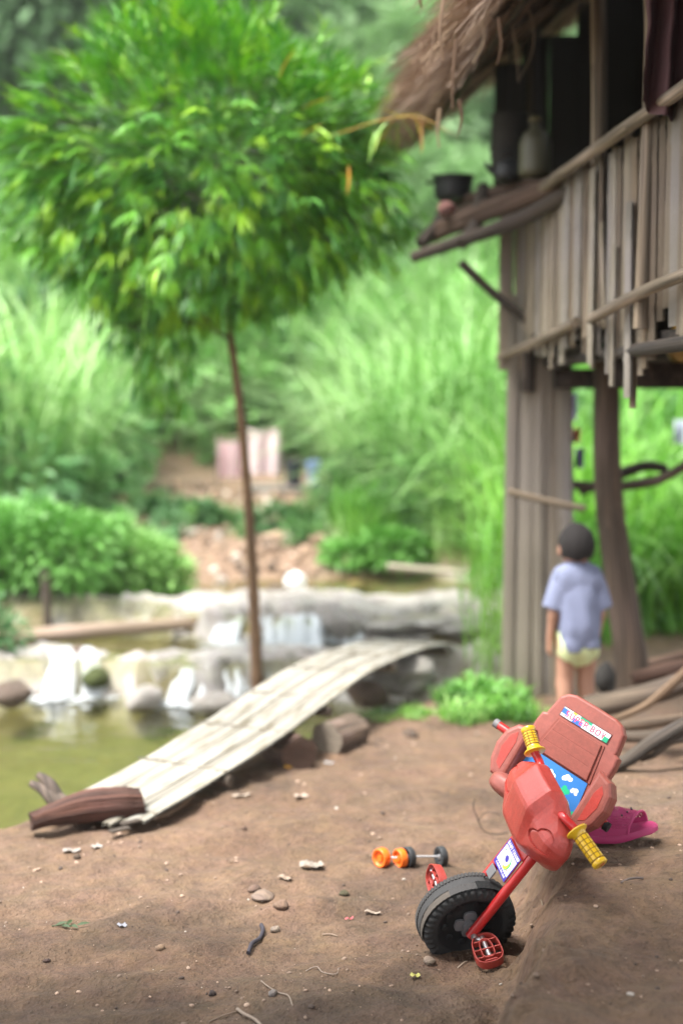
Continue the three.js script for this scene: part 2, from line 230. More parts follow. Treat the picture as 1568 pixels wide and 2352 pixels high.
// ---------------------------------------------------------------- the stream
{
  const waterMat = (c) => new THREE.MeshPhysicalMaterial({ color: c, roughness: 0.14, transmission: 1, thickness: 0, ior: 1.33, side: THREE.DoubleSide });
  const sheet = (x0, x1, d0, d1, y, keep, amp) => { const nx = 90, nd = 70; return grid((s, t) => { const x = lerp(x0, x1, s), d = lerp(d0, d1, t); return V(x, y + amp * (fbm(x * 5, d * 9, 2.2, 3)), -d); }, nx, nd, keep && ((i, j) => keep(lerp(x0, x1, (i + 0.5) / nx), lerp(d0, d1, (j + 0.5) / nd)))); };
  const wl = waterMat(lin(0.78, 0.8, 0.6));
  const lower = solo('pool_water', sheet(-5, 1.0, 4.0, 7.5, LOW, (x, d) => d > shore(x) - 0.05 && d < ledge1(x) + 0.15, 0.009), wl, 'still green pool below the lower rock ledge', null); lower.userData.kind = 'structure';
  const mid = solo('pool_water', sheet(-5, 0.45, 7.0, 8.9, MID, (x, d) => d > ledge1(x) + 0.02 && d < ledge2(x) + 0.15, 0.006), wl, 'brownish pool between the two rock ledges', null); mid.userData.kind = 'structure';
  const upper = solo('stream_water', sheet(-5, 1.6, 7.7, 10.6, TOP, (x, d) => d > ledge2(x) + 0.02 && d < farEdge(x) + 0.4, 0.008), wl, 'shallow stream running over the upper ledge', null); upper.userData.kind = 'structure';
  // falling and foaming water: streaky white sheets draped over the ledges
  const foam = new THREE.MeshPhysicalMaterial({ color: lin(0.62, 0.65, 0.67), roughness: 0.5, transmission: 0.55, thickness: 0, side: THREE.DoubleSide });
  function fall(name, label, x0, x1, dl, yt, yb, run) {
    const r = rngOf(Math.round((x0 + 9) * 100)), gs = [], n = Math.round((x1 - x0) / 0.011);
    for (let i = 0; i < n; i++) {
      const u = (i + r()) / n, xa = lerp(x0, x1, u), dense = 0.5 + 0.5 * Math.sin(u * 9 + x0 * 5) + 0.5 * nz(i * 0.21, x0 * 7); if (dense < rr(r, -0.1, 0.4)) continue;
      const dd = dl(xa) + rr(r, -0.06, 0.12), wd = rr(r, 0.015, 0.06), t0 = rr(r, 0, 0.35), fan = (u - 0.5) * rr(r, 0, 0.25), out = rr(r, 0.14, 0.3);
      gs.push(grid((s, t) => { const k = lerp(t0, 1, t), y = lerp(yt, yb, k < 0.25 ? k * 0.3 : 0.075 + 0.925 * ((k - 0.25) / 0.75) ** 1.3), d = dd + 0.14 - out * k; return V(xa + fan * k + (s - 0.5) * wd * (0.6 + k) + 0.03 * nz(k * 3, i * 0.4), y + 0.012 * Math.sin(s * Math.PI) + 0.015 * nz(k * 4, i, 2), -d); }, 2, 8));
    }
    for (let i = 0; i < n * 3; i++) { const xa = rr(r, x0 - 0.2, x1 + 0.2), q = r() * r(), d = dl(xa) - 0.06 - q * run; if (fbm(xa * 5, d * 7, 2, 2) < -0.1 + q * 0.4) continue; gs.push(moved(new THREE.SphereGeometry(rr(r, 0.008, 0.03) * (1.25 - q), 6, 3).scale(2.2, 0.2, 1.0), xa, yb + 0.006, -d, 0, rr(r, -0.4, 0.4), 0)); }
    solo(name, merge(gs), foam, label, 'waterfall', null, null, 'stuff');
  }
  fall('waterfall', 'narrow white waterfall at the left end of the lower ledge', at(125, 1560, 7.3).x, at(192, 1560, 7.3).x, ledge1, 0.05, LOW, 0.6);
  fall('waterfall', 'thin broken trickle of foam at the middle of the lower ledge', at(430, 1560, 7.3).x, at(600, 1560, 7.3).x, ledge1, -0.02, LOW, 0.35);
  fall('waterfall', 'wide white cascade on the upper ledge behind the thin trunk', at(530, 1450, 7.9).x, at(820, 1450, 7.9).x, ledge2, 0.15, MID, 0.35);
  fall('waterfall', 'small splash of white water under the far end of the bamboo bridge', at(895, 1600, 6.4).x, at(985, 1600, 6.4).x, (x) => 6.55, -0.1, LOW, 0.2);
}
// ---------------------------------------------------------------- rocks in and beside the stream
const rockMat = (c, b = 0.02) => std(c, { map: rep(soilMap, 3, 3), bumpMap: rep(soilBump, 3, 3), bumpScale: b, roughness: 0.9 });
{
  const pale = rockMat(lin(0.52, 0.495, 0.46)), grey = rockMat(lin(0.42, 0.4, 0.37)), brown = rockMat(lin(0.2, 0.145, 0.11)), tan = rockMat(lin(0.44, 0.36, 0.28)), moss = rockMat(lin(0.09, 0.12, 0.025));
  const rock = (u, v, d, rx, ry, rz, seed, mat, label, group, flat, drop = 0.35) => { const p = at(u, v, d); const o = solo('rock', stoneGeo(rx, ry, rz, seed, flat ? 0.3 : 0.6, flat ? 3 : 5, flat), mat, label, 'rock', p, group); o.position.y += ry * (1 - drop) * 0.3; o.rotation.y = seed * 1.7; return o; };
  // two low limestone shelves with ragged water-worn lips
  const shelfM = new THREE.MeshStandardMaterial({ vertexColors: true, map: rep(soilMap, 2, 2), bumpMap: rep(soilBump, 2, 2), bumpScale: 0.03, roughness: 0.8, side: THREE.DoubleSide });
  const shelf = (x0, x1, d0, d1, led, lo, hi, label) => {
    const cl = [], nx = Math.round((x1 - x0) / 0.016), nd = Math.round((d1 - d0) / 0.016);
    const g = grid((u, v) => { const x = lerp(x0, x1, u), d = lerp(d0, d1, v), lob = 0.3 * fbm(x * 2.3, 2.2, 4, 3) + 0.07 * nz(x * 8, 5.1), q = d - led(x) + lob, st = 0.55 * sst(-0.1, -0.02, q + 0.03 * nz(x * 14, d * 6)) + 0.45 * sst(0.02, 0.12, q + 0.05 * nz(x * 8, 3.3, d * 3));
      let y = lerp(lo - 0.16, hi + 0.06 * nz(x * 2.1, 6.3) + 0.035 * nz(x * 5.3, d * 2.2, 1.2), st) + st * (0.035 * fbm(x * 4, d * 5, 6.1, 4) + 0.014 * nz(x * 21, d * 13)) + (st < 0.95 ? 0.045 * fbm(x * 13, d * 13, 1.4, 3) : 0); y -= 0.5 * sst(0.1, 0, Math.min(u, 1 - u)) + 0.4 * sst(0.82, 1, v); return V(x, y, -d); }, nx, nd);
    const uv = g.attributes.uv; for (let k = 0; k < uv.count; k++) { const x = g.attributes.position.getX(k), y = g.attributes.position.getY(k), d = -g.attributes.position.getZ(k), t = fbm(x * 3, y * 4, d * 3, 4), mo = sst(0.1, 0.32, fbm(x * 2.2 + 7, y * 2, d * 2.2, 3)), dk = sst(0.18, 0.3, fbm(x * 9, y * 3, d * 9 + 3, 3)); uv.setXY(k, x + y * 0.6, d - y * 1.1); for (let c = 0; c < 3; c++) cl.push(lerp(lerp(lerp([0.58, 0.555, 0.52][c] * (1 + 0.45 * t), [0.2, 0.2, 0.08][c], mo * 0.45), [0.16, 0.13, 0.1][c], dk * 0.5), [0.2, 0.175, 0.08][c], sst(lo + 0.01, lo - 0.05, y))); } g.setAttribute('color', new THREE.Float32BufferAttribute(cl, 3)); const m = solo('rock_shelf', g, shelfM, label, null); m.userData.kind = 'structure';
  };
  shelf(-2.4, 0.75, 6.85, 7.75, ledge1, LOW, 0.01, 'low pale limestone shelf across the stream'); shelf(-1.6, 1.5, 7.5, 8.9, ledge2, MID, 0.17, 'upper pale limestone shelf under the cascade');
  rock(222, 1562, 7.3, 0.06, 0.05, 0.1, 1.6, moss, 'mossy knob of rock right of the narrow waterfall', null, false);
  rock(330, 1612, 7.05, 0.16, 0.07, 0.1, 2.7, pale, 'low pale rock at the foot of the lower shelf left of the trunk', null, true);
  rock(500, 1622, 6.95, 0.13, 0.06, 0.09, 3.9, grey, 'low grey rock at the foot of the lower shelf near the bridge', null, true);
  rock(30, 1600, 7.0, 0.14, 0.07, 0.1, 4.4, brown, 'brown rock at the far left foot of the lower shelf', null, true);
  rock(455, 1532, 7.6, 0.2, 0.05, 0.12, 6.1, pale, 'long flat pale slab lying on the lower ledge', null, true);
  rock(515, 1505, 7.9, 0.055, 0.04, 0.06, 7.4, tan, 'small pale stone in the upper pool beyond the flat slab', null, true);
  rock(180, 1508, 7.5, 0.08, 0.05, 0.1, 8.8, brown, 'low brown rock at the left end of the upper pool', null, true);
  rock(213, 1503, 7.55, 0.025, 0.025, 0.03, 9.5, rockMat(lin(0.6, 0.2, 0.06)), 'small orange lump beside the low brown rock', null, true);
  // upper ledge
  rock(680, 1405, 8.3, 0.3, 0.08, 0.3, 10.2, grey, 'grey rock of the upper ledge left of the cascade', null, false);
  rock(770, 1440, 7.95, 0.12, 0.12, 0.2, 11.4, grey, 'darker grey rock inside the upper cascade', null, true);
  rock(890, 1425, 8.2, 0.36, 0.06, 0.3, 12.9, pale, 'broad pale slab right of the upper cascade', null, false);
  rock(1060, 1425, 8.2, 0.42, 0.06, 0.36, 13.7, pale, 'pale slab of rock beyond the far end of the bridge', null, false);
  rock(960, 1370, 9.3, 0.3, 0.06, 0.2, 14.5, tan, 'tan rock on the far shore under the light pole', null, true);
  rock(640, 1368, 9.2, 0.1, 0.06, 0.1, 15.1, brown, 'dark rock on the far shore left of the white pot', null, true);
  rock(420, 1395, 9.1, 0.16, 0.06, 0.14, 15.9, tan, 'pinkish tan rock on the far shore beside the fallen pole', null, true);
  rock(900, 1560, 6.75, 0.2, 0.1, 0.2, 16.8, grey, 'grey wet rock under the far half of the bridge', null, false);
  rock(840, 1600, 6.5, 0.08, 0.07, 0.1, 17.4, brown, 'dark wet rock under the middle of the bridge', null, true);
  rock(870, 1712, 5.75, 0.04, 0.025, 0.04, 20.6, brown, 'small brown stone right of the pale angular stone', null, true);
  rock(940, 1690, 5.9, 0.05, 0.025, 0.04, 21.3, brown, 'flat brown clod of earth at the edge of the weeds', null, true);
}
// ---------------------------------------------------------------- leaves, grass and trees
function leafGeo(L, W, droop = 0.25, n = 3, fold = 0.12) {             // a folded, arched lance-shaped blade along +z
  const pos = [], idx = [], uv = [];
  for (let i = 0; i <= n; i++) { const t = i / n, w = W * 0.5 * Math.pow(Math.sin(Math.PI * Math.min(1, 0.06 + t * 0.94)), 0.75) * (t === 1 ? 0 : 1) * (1 - 0.25 * t), y = -droop * L * t * t; for (const s of [-1, 0, 1]) { pos.push(s * w, y + Math.abs(s) * w * fold * 3, t * L); uv.push(s * 0.5 + 0.5, t); } }
  for (let i = 0; i < n; i++) for (const s of [0, 1]) { const a = i * 3 + s; idx.push(a, a + 3, a + 1, a + 1, a + 3, a + 4); }
  const g = new THREE.BufferGeometry(); g.setAttribute('position', new THREE.Float32BufferAttribute(pos, 3)); g.setAttribute('uv', new THREE.Float32BufferAttribute(uv, 2)); g.setIndex(idx); g.computeVertexNormals(); return g;
}
const aim = (p, dir, roll, s) => { const q = new THREE.Quaternion().setFromUnitVectors(V(0, 0, 1), dir); const up = V(0, 1, 0).applyQuaternion(q), want = V(0, 1, 0).addScaledVector(dir, -dir.y); if (want.lengthSq() > 1e-4) { want.normalize(); const a = Math.atan2(up.clone().cross(want).dot(dir), up.dot(want)); q.premultiply(new THREE.Quaternion().setFromAxisAngle(dir, a + roll)); } return new THREE.Matrix4().compose(p, q, V(s, s, s)); };

{ // the bamboo tree behind the bridge
  const D = 7.1, k = D / F, r = rngOf(2024), base = at(592, 1590, D);
  const t = thing('bamboo_tree', 'round bushy green bamboo on a thin brown stem beyond the bridge', 'bamboo', base);
  const rel = (u, v, dz = 0) => at(u, v, D + dz).sub(base);
  const trunkPts = [rel(592, 1600), rel(588, 1500), rel(582, 1350), rel(572, 1180), rel(556, 980), rel(538, 830), rel(526, 740), rel(520, 600, 0.05), rel(500, 380, 0.1)];
  part('trunk', tube(trunkPts, (s) => lerp(0.031, 0.012, s) * (1 + 0.16 * gau((((s * 13) % 1) - 0.5) / 0.07)), { rs: 12, n: 150 }), woodMat(lin(0.3, 0.175, 0.095), 6, 1, 0.004), t);
  const E = [[470, 330, 420, 260, 0.8], [600, 470, 330, 210, 0.7], [215, 465, 205, 205, 0.55], [420, 125, 225, 112, 0.55], [430, 630, 290, 120, 0.6], [375, 840, 80, 125, 0.25], [855, 480, 100, 95, 0.3], [700, 275, 135, 110, 0.45], [70, 380, 100, 150, 0.3], [340, 730, 110, 100, 0.3]];
  const wts = E.map((e) => e[2] * e[3] * e[4]), tot = wts.reduce((a, b) => a + b, 0);
  const leaf = [leafGeo(0.145, 0.0155, 0.22), leafGeo(0.12, 0.014, 0.1)], mats = [[], []], cols = [[], []], front = [], twigs = [];
  const heart = rel(480, 420);
  const shades = [[0.1, 0.31, 0.04], [0.14, 0.39, 0.035], [0.2, 0.46, 0.03], [0.07, 0.22, 0.045], [0.34, 0.58, 0.03], [0.16, 0.41, 0.035]];
  for (let n = 0; n < 6000; n++) {
    let q = r() * tot, e = 0; while ((q -= wts[e]) > 0 && e < E.length - 1) e++;
    const [cu, cv, ru, rv, rd] = E[e]; let a = V(rr(r, -1, 1), rr(r, -1, 1), rr(r, -1, 1)); while (a.length() > 1 || a.length() < 0.15) a = V(rr(r, -1, 1), rr(r, -1, 1), rr(r, -1, 1));
    a.multiplyScalar(Math.pow(a.length(), -0.55) * (r() < 0.16 ? rr(r, 1.04, 1.2) : rr(r, 0.84, 1.05)));
    const c = rel(cu, cv), p = c.clone().add(V(a.x * ru * k, a.y * rv * k, a.z * rd));
    if (fbm(p.x * 2.6, p.y * 2.6, p.z * 2.6 + 3, 2) < -0.16) continue;   // gaps between the boughs
    const out = p.clone().sub(heart).normalize(), up = out.y, dir = out.clone().multiplyScalar(0.8).add(V(0, lerp(-0.42, 0.45, sst(-0.35, 0.9, up)), 0)).add(V(rr(r, -0.5, 0.5), rr(r, -0.35, 0.35), rr(r, -0.5, 0.5))).normalize();
    const shade = shades[Math.floor(r() * shades.length)], side = dir.clone().cross(V(0, 1, 0)).normalize(), nl = 5 + Math.floor(r() * 4);
    if (n % 6 === 0) twigs.push(tube([p.clone().addScaledVector(dir, -0.16).lerp(heart, 0.08), p.clone().addScaledVector(dir, -0.06), p], [0.003, 0.0016], { rs: 4, n: 4 }));
    for (let i = 0; i < nl; i++) {
      const f = nl > 1 ? i / (nl - 1) * 2 - 1 : 0, ld = dir.clone().addScaledVector(side, f * rr(r, 0.7, 1.15)).add(V(0, -0.25 * Math.abs(f) + rr(r, -0.18, 0.12), 0)).normalize(), w = r() < 0.55 ? 0 : 1;
      const m = aim(p.clone().addScaledVector(dir, -0.03 * Math.abs(f)), ld, rr(r, -0.5, 0.5), rr(r, 0.55, 1.02)), v = rr(r, 0.8, 1.2), col = lin(shade[0] * v, shade[1] * v, shade[2] * v);
      if (p.z > 0.36 && a.length() > 0.75 && front.length < 300 && r() < 0.22) front.push([m, w, col]); else { mats[w].push(m); cols[w].push(col); }
    }
  }
  const lm = leafMat(lin(1, 1, 1), 0.35, 0.38);
  for (const w of [0, 1]) instanced('foliage', leaf[w], lm, mats[w], cols[w], t);
  const fm = shades.map((c) => leafMat(lin(...c), 0.35, 0.38));
  front.forEach(([m, w, c], i) => { const o = part('leaf', leaf[w], fm[i % fm.length], t); o.applyMatrix4(m); });
  for (let i = 0; i < 16; i++) { // limbs that fork off the stem into the crown
    const h = rr(r, 0.66, 0.97), k0 = h * (trunkPts.length - 1), q = Math.floor(k0), s0 = trunkPts[q].clone().lerp(trunkPts[Math.min(q + 1, trunkPts.length - 1)], k0 - q), a = i * 2.4, L = rr(r, 0.45, 0.8), e = s0.clone().add(V(Math.cos(a) * L, rr(r, 0.0, 0.4), Math.sin(a) * L * 0.7)), m1 = s0.clone().lerp(e, 0.5).add(V(0, 0.1, 0));
    part('limb', tube([s0, m1, e], [0.009, 0.003], { rs: 6, n: 10 }), M.branch, t);
    for (let w = 0; w < 3; w++) twigs.push(tube([m1.clone().lerp(e, w * 0.3), m1.clone().lerp(e, w * 0.3 + 0.3).add(V(rr(r, -0.3, 0.3), rr(r, -0.05, 0.3), rr(r, -0.3, 0.3)))], [0.0045, 0.002], { rs: 4, n: 4 }));
  }
  part('twigs', merge(twigs), M.branch, t).userData.kind = 'stuff';
  // the long tip with yellowing leaves that reaches towards the roof
  const tip = [rel(700, 330, -0.3), rel(800, 300, -0.7), rel(880, 275, -1.1), rel(960, 268, -1.25), rel(1010, 290, -1.3)];
  part('branch', tube(tip, [0.004, 0.0015], { rs: 6 }), std(lin(0.4, 0.25, 0.06)), t);
  const ym = [lin(0.62, 0.3, 0.03), lin(0.5, 0.42, 0.04), lin(0.2, 0.4, 0.04), lin(0.3, 0.45, 0.04), lin(0.6, 0.35, 0.16)].map((c) => leafMat(c, 0.45, 0.45));
  for (const [u, v, du, dv, m] of [[905, 275, -50, 60, 0], [915, 280, -10, 70, 3], [920, 278, 45, 45, 2], [935, 270, 60, 20, 0], [950, 268, 30, 60, 1], [968, 272, 60, 25, 4], [965, 275, 5, 60, 4], [890, 280, -30, 30, 2], [880, 285, -20, 45, 3], [990, 282, 50, 18, 4], [900, 272, 70, -20, 1], [760, 225, -55, 5, 0], [745, 285, -50, 18, 0], [800, 380, 2, 40, 0], [640, 180, 10, -26, 0], [860, 300, -10, 50, 2], [875, 250, 50, 15, 1]]) {
    const d = V(du * k, -dv * k, rr(r, -0.05, 0.08)), o = part('leaf', leaf[0], ym[m], t); o.applyMatrix4(aim(rel(u, v, u < 860 ? -0.9 : -1.25), d.clone().normalize(), rr(r, -0.4, 0.4), 1.0));
  }
}
// blades of tall grass joined into a few clump shapes
function clumpGeo(seed, n, h, spread, w, bend) {
  const r = rngOf(seed), gs = [];
  for (let i = 0; i < n; i++) {
    const a = r() * 6.283, R = Math.sqrt(r()) * spread, H = h * rr(r, 0.5, 1), b = bend * rr(r, 0.3, 1.2), tw = r() * 6.283, ww = w * rr(r, 0.6, 1.2), x0 = Math.cos(a) * R, z0 = Math.sin(a) * R, bx = Math.cos(tw), bz = Math.sin(tw);
    const seg = 6, pos = [], idx = [];
    for (let s = 0; s <= seg; s++) { const t = s / seg, o = b * H * t * t * 0.75, y = H * (t - 0.45 * b * t * t * t), W = ww * (1 - t * t) * (0.5 + t * 0.8) * 0.6 + 0.001; pos.push(x0 + bx * o - bz * W, y, z0 + bz * o + bx * W, x0 + bx * o + bz * W, y, z0 + bz * o - bx * W); }
    for (let s = 0; s < seg; s++) { const q = s * 2; idx.push(q, q + 1, q + 2, q + 1, q + 3, q + 2); }
    const g = new THREE.BufferGeometry(); g.setAttribute('position', new THREE.Float32BufferAttribute(pos, 3)); g.setIndex(idx); g.computeVertexNormals(); gs.push(g);
  }
  return merge(gs);
}
function field(name, label, cat, geo, mat, shades, spots, group) {
  const r = rngOf(label.length * 31 + spots.length), mats = [], cols = [];
  for (const [x, d, s, y] of spots) { const g = y ?? G(x, d); mats.push(new THREE.Matrix4().compose(V(x, g - 0.03, -d), new THREE.Quaternion().setFromEuler(new THREE.Euler(rr(r, -0.15, 0.15), r() * 6.28, rr(r, -0.15, 0.15))), V(s * rr(r, 0.85, 1.15), s * rr(r, 0.8, 1.2), s * rr(r, 0.85, 1.15)))); const c = shades[Math.floor(r() * shades.length)], v = rr(r, 0.85, 1.15); cols.push(lin(c[0] * v, c[1] * v, c[2] * v)); }
  const m = instanced(name, geo, mat, mats, cols, scene); return tag(m, label, cat, group, 'stuff');
}
const scatter = (seed, n, x0, x1, d0, d1, ok = () => true, s0 = 0.8, s1 = 1.25) => { const r = rngOf(seed), o = []; for (let i = 0; i < n * 6 && o.length < n; i++) { const x = rr(r, x0, x1), d = rr(r, d0, d1); if (ok(x, d)) o.push([x, d, rr(r, s0, s1)]); } return o; };
{
  const thin = clumpGeo(19, 13, 1.15, 0.25, 0.015, 0.8), tall = clumpGeo(5, 85, 2.0, 0.5, 0.024, 1.15), mid = clumpGeo(9, 75, 1.1, 0.3, 0.018, 0.8), low = clumpGeo(12, 60, 0.38, 0.2, 0.016, 0.9);
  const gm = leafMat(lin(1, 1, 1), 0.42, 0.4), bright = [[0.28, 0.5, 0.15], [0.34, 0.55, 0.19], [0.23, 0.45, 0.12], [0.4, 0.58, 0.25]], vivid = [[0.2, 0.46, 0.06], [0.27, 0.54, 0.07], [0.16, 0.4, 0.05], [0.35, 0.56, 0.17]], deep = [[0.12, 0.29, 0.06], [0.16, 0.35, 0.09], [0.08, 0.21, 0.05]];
  // X of a sight line at a distance, to place masses where the photograph has them
  const U = (u, d) => (u - 784) / F * d;
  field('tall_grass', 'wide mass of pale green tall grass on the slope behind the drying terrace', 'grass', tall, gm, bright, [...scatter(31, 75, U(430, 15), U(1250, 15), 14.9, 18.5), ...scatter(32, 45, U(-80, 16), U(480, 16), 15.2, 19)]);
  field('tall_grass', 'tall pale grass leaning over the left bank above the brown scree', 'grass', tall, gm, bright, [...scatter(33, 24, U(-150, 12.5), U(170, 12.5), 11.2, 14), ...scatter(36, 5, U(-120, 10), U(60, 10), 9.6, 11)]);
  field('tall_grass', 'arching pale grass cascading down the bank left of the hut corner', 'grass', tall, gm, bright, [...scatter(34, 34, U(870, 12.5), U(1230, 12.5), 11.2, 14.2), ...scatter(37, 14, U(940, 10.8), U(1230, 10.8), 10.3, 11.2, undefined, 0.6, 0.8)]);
  field('meadow_grass', 'bright grass growing on the far shore below the cascading tall grass', 'grass', mid, gm, deep.concat(vivid), scatter(35, 40, U(800, 10.5), U(1200, 10.5), 9.9, 11.2, undefined, 0.4, 0.65));
  field('reeds', 'bright green reeds standing between the stream and the hut corner', 'grass', thin, gm, vivid, [...scatter(41, 5, U(1085, 7.8), U(1190, 7.8), 7.4, 8.2, undefined, 0.8, 1.1), ...scatter(45, 4, U(1110, 7.2), U(1180, 7.2), 6.9, 7.2, undefined, 0.4, 0.7)]);
  field('reeds', 'vivid green reeds behind the hut posts', 'grass', tall, gm, vivid, [...scatter(42, 60, U(1240, 9), U(1700, 9), 8.2, 10.4, undefined, 0.5, 0.85), ...scatter(46, 50, U(1240, 12), U(1750, 12), 11, 14)]);
  field('weeds', 'low leafy weeds at the foot of the bamboo screen', 'weeds', low, gm, deep.concat(vivid), [...scatter(43, 70, U(1010, 6.5), U(1185, 6.5), 6.1, 6.7, (x, d) => d > 6.05 + Math.max(0, 0.62 - x) * 0.7, 0.22, 0.5), ...scatter(47, 12, U(850, 6.4), U(1010, 6.4), 6.15, 6.4, undefined, 0.2, 0.3)]);
  field('weeds', 'low green plants on the scree bank below the drying terrace', 'weeds', low, gm, deep, [...scatter(44, 18, U(250, 11.3), U(760, 11.3), 10.5, 12.3, (x, d) => fbm(x * 1.3, d * 1.3, 3.1, 2) > 0.02, 0.5, 0.9), ...scatter(48, 8, U(60, 10), U(420, 10), 9.3, 10.2, undefined, 0.6, 1.0)]);
  field('ground_cover', 'thick low green growth over the whole hillside behind', 'undergrowth', clumpGeo(15, 50, 1.5, 0.9, 0.1, 0.9), gm, deep, [...scatter(49, 420, -16, 16, 18, 34), ...scatter(50, 300, -30, 30, 30, 70, undefined, 1.5, 2.8)]);
}
// leafy bushes: many small leaf faces through the volume of several uneven lobes
function bushGeo(seed, lobes, n, L, W) {
  const r = rngOf(seed), leaf = leafGeo(L, W, 0.2, 2), gs = [], base = leaf.index ? leaf.toNonIndexed() : leaf, P = base.attributes.position, cnt = P.count, pos = new Float32Array(n * cnt * 3), v = V(0, 0, 0); let o = 0;
  const wt = lobes.map((l) => l[3] * l[4]), tot = wt.reduce((a, b) => a + b, 0);
  for (let i = 0; i < n; i++) {
    let q = r() * tot, e = 0; while ((q -= wt[e]) > 0 && e < lobes.length - 1) e++;
    const [cx, cy, cz, R, H] = lobes[e], a = V(rr(r, -1, 1), rr(r, -1, 1), rr(r, -1, 1)).normalize(), k = Math.pow(r(), 0.3) * (1 + 0.35 * fbm(a.x * 2 + e, a.y * 2, a.z * 2 + seed, 2));
    const p = V(cx + a.x * R * k, cy + a.y * H * k, cz + a.z * R * k), d = a.clone().add(V(rr(r, -0.7, 0.7), rr(r, -0.6, 0.5), rr(r, -0.7, 0.7))).normalize(), m = aim(p, d, rr(r, -0.8, 0.8), rr(r, 0.6, 1.3));
    for (let j = 0; j < cnt; j++) { v.fromBufferAttribute(P, j).applyMatrix4(m); pos[o++] = v.x; pos[o++] = v.y; pos[o++] = v.z; }
  }
  const g = new THREE.BufferGeometry(); g.setAttribute('position', new THREE.BufferAttribute(pos, 3)); g.computeVertexNormals(); g.setAttribute('uv', new THREE.BufferAttribute(new Float32Array(n * cnt * 2), 2)); return g;
}
{ // loose leafy growth over the banks and the slope, mixed greens
  const lobes = [[[0, 0.3, 0, 0.4, 0.34], [0.35, 0.2, 0.1, 0.3, 0.24], [-0.3, 0.45, 0, 0.28, 0.3], [0.1, 0.7, -0.1, 0.22, 0.26]], [[0, 0.22, 0, 0.5, 0.24], [-0.4, 0.3, 0.1, 0.3, 0.3], [0.3, 0.4, -0.1, 0.3, 0.25]], [[0, 0.5, 0, 0.25, 0.5], [0.2, 0.9, 0, 0.2, 0.35], [-0.2, 0.3, 0, 0.25, 0.3]]];
  const shade = [[0.19, 0.4, 0.1], [0.27, 0.48, 0.15], [0.14, 0.32, 0.09], [0.34, 0.53, 0.22], [0.2, 0.4, 0.17], [0.09, 0.22, 0.07]], lm = leafMat(lin(1, 1, 1), 0.45, 0.4), U = (u, d) => (u - 784) / F * d;
  lobes.forEach((l, i) => {
    const g = bushGeo(90 + i, l, 620, 0.13, 0.06), k = 1.0;
    field('undergrowth', ['loose mixed leafy growth over the left bank and the slope', 'broad low leafy growth scattered between the tall grass', 'upright leafy stems scattered over the slope behind'][i], 'undergrowth', g, lm, shade, [...scatter(131 + i, 26, U(-150, 12.5), U(160, 12.5), 10.6, 14.5, undefined, 0.7, 1.5), ...scatter(141 + i, 40, U(-100, 16), U(1250, 16), 15, 18.5, undefined, 0.8, 1.6), ...scatter(151 + i, 12, U(880, 11.5), U(1200, 11.5), 10.2, 13.5, undefined, 0.5, 1.1), ...scatter(161 + i, 9, U(100, 11.5), U(800, 11.5), 9.9, 12.5, (x, d) => fbm(x * 1.1, d * 1.3, 9.1 + i, 2) > 0.0 && !(d > 10.8 && x > U(440, d)), 0.15, 0.36), ...scatter(171 + i, 16, U(1230, 10), U(1700, 10), 8.8, 12, undefined, 0.5, 1.1)]);
  });
  // broken earth and stones on the scree
  const r = rngOf(808), geo = stoneGeo(1, 0.7, 0.9, 3.3, 0.35, 2), mats = [], cols = [];
  for (let i = 0; i < 1500; i++) { const d = rr(r, 9.3, 12.9), x = U(rr(r, 0, 820), d), s = 0.012 + 0.055 * r() ** 5, k = rr(r, 0.5, 1.3), q = r(); mats.push(new THREE.Matrix4().compose(V(x, G(x, d) + s * 0.2, -d), new THREE.Quaternion().setFromEuler(new THREE.Euler(r() * 3, r() * 6, r() * 3)), V(s, s, s))); cols.push(q < 0.2 ? lin(0.5 * k, 0.42 * k, 0.36 * k) : q < 0.4 ? lin(0.1, 0.07, 0.05) : lin(0.29 * k, 0.195 * k, 0.135 * k)); }
  tag(instanced('rubble', geo, std(lin(1, 1, 1), { roughness: 0.95 }), mats, cols, scene), 'broken reddish earth and stones strewn over the far bank', 'rubble');
}
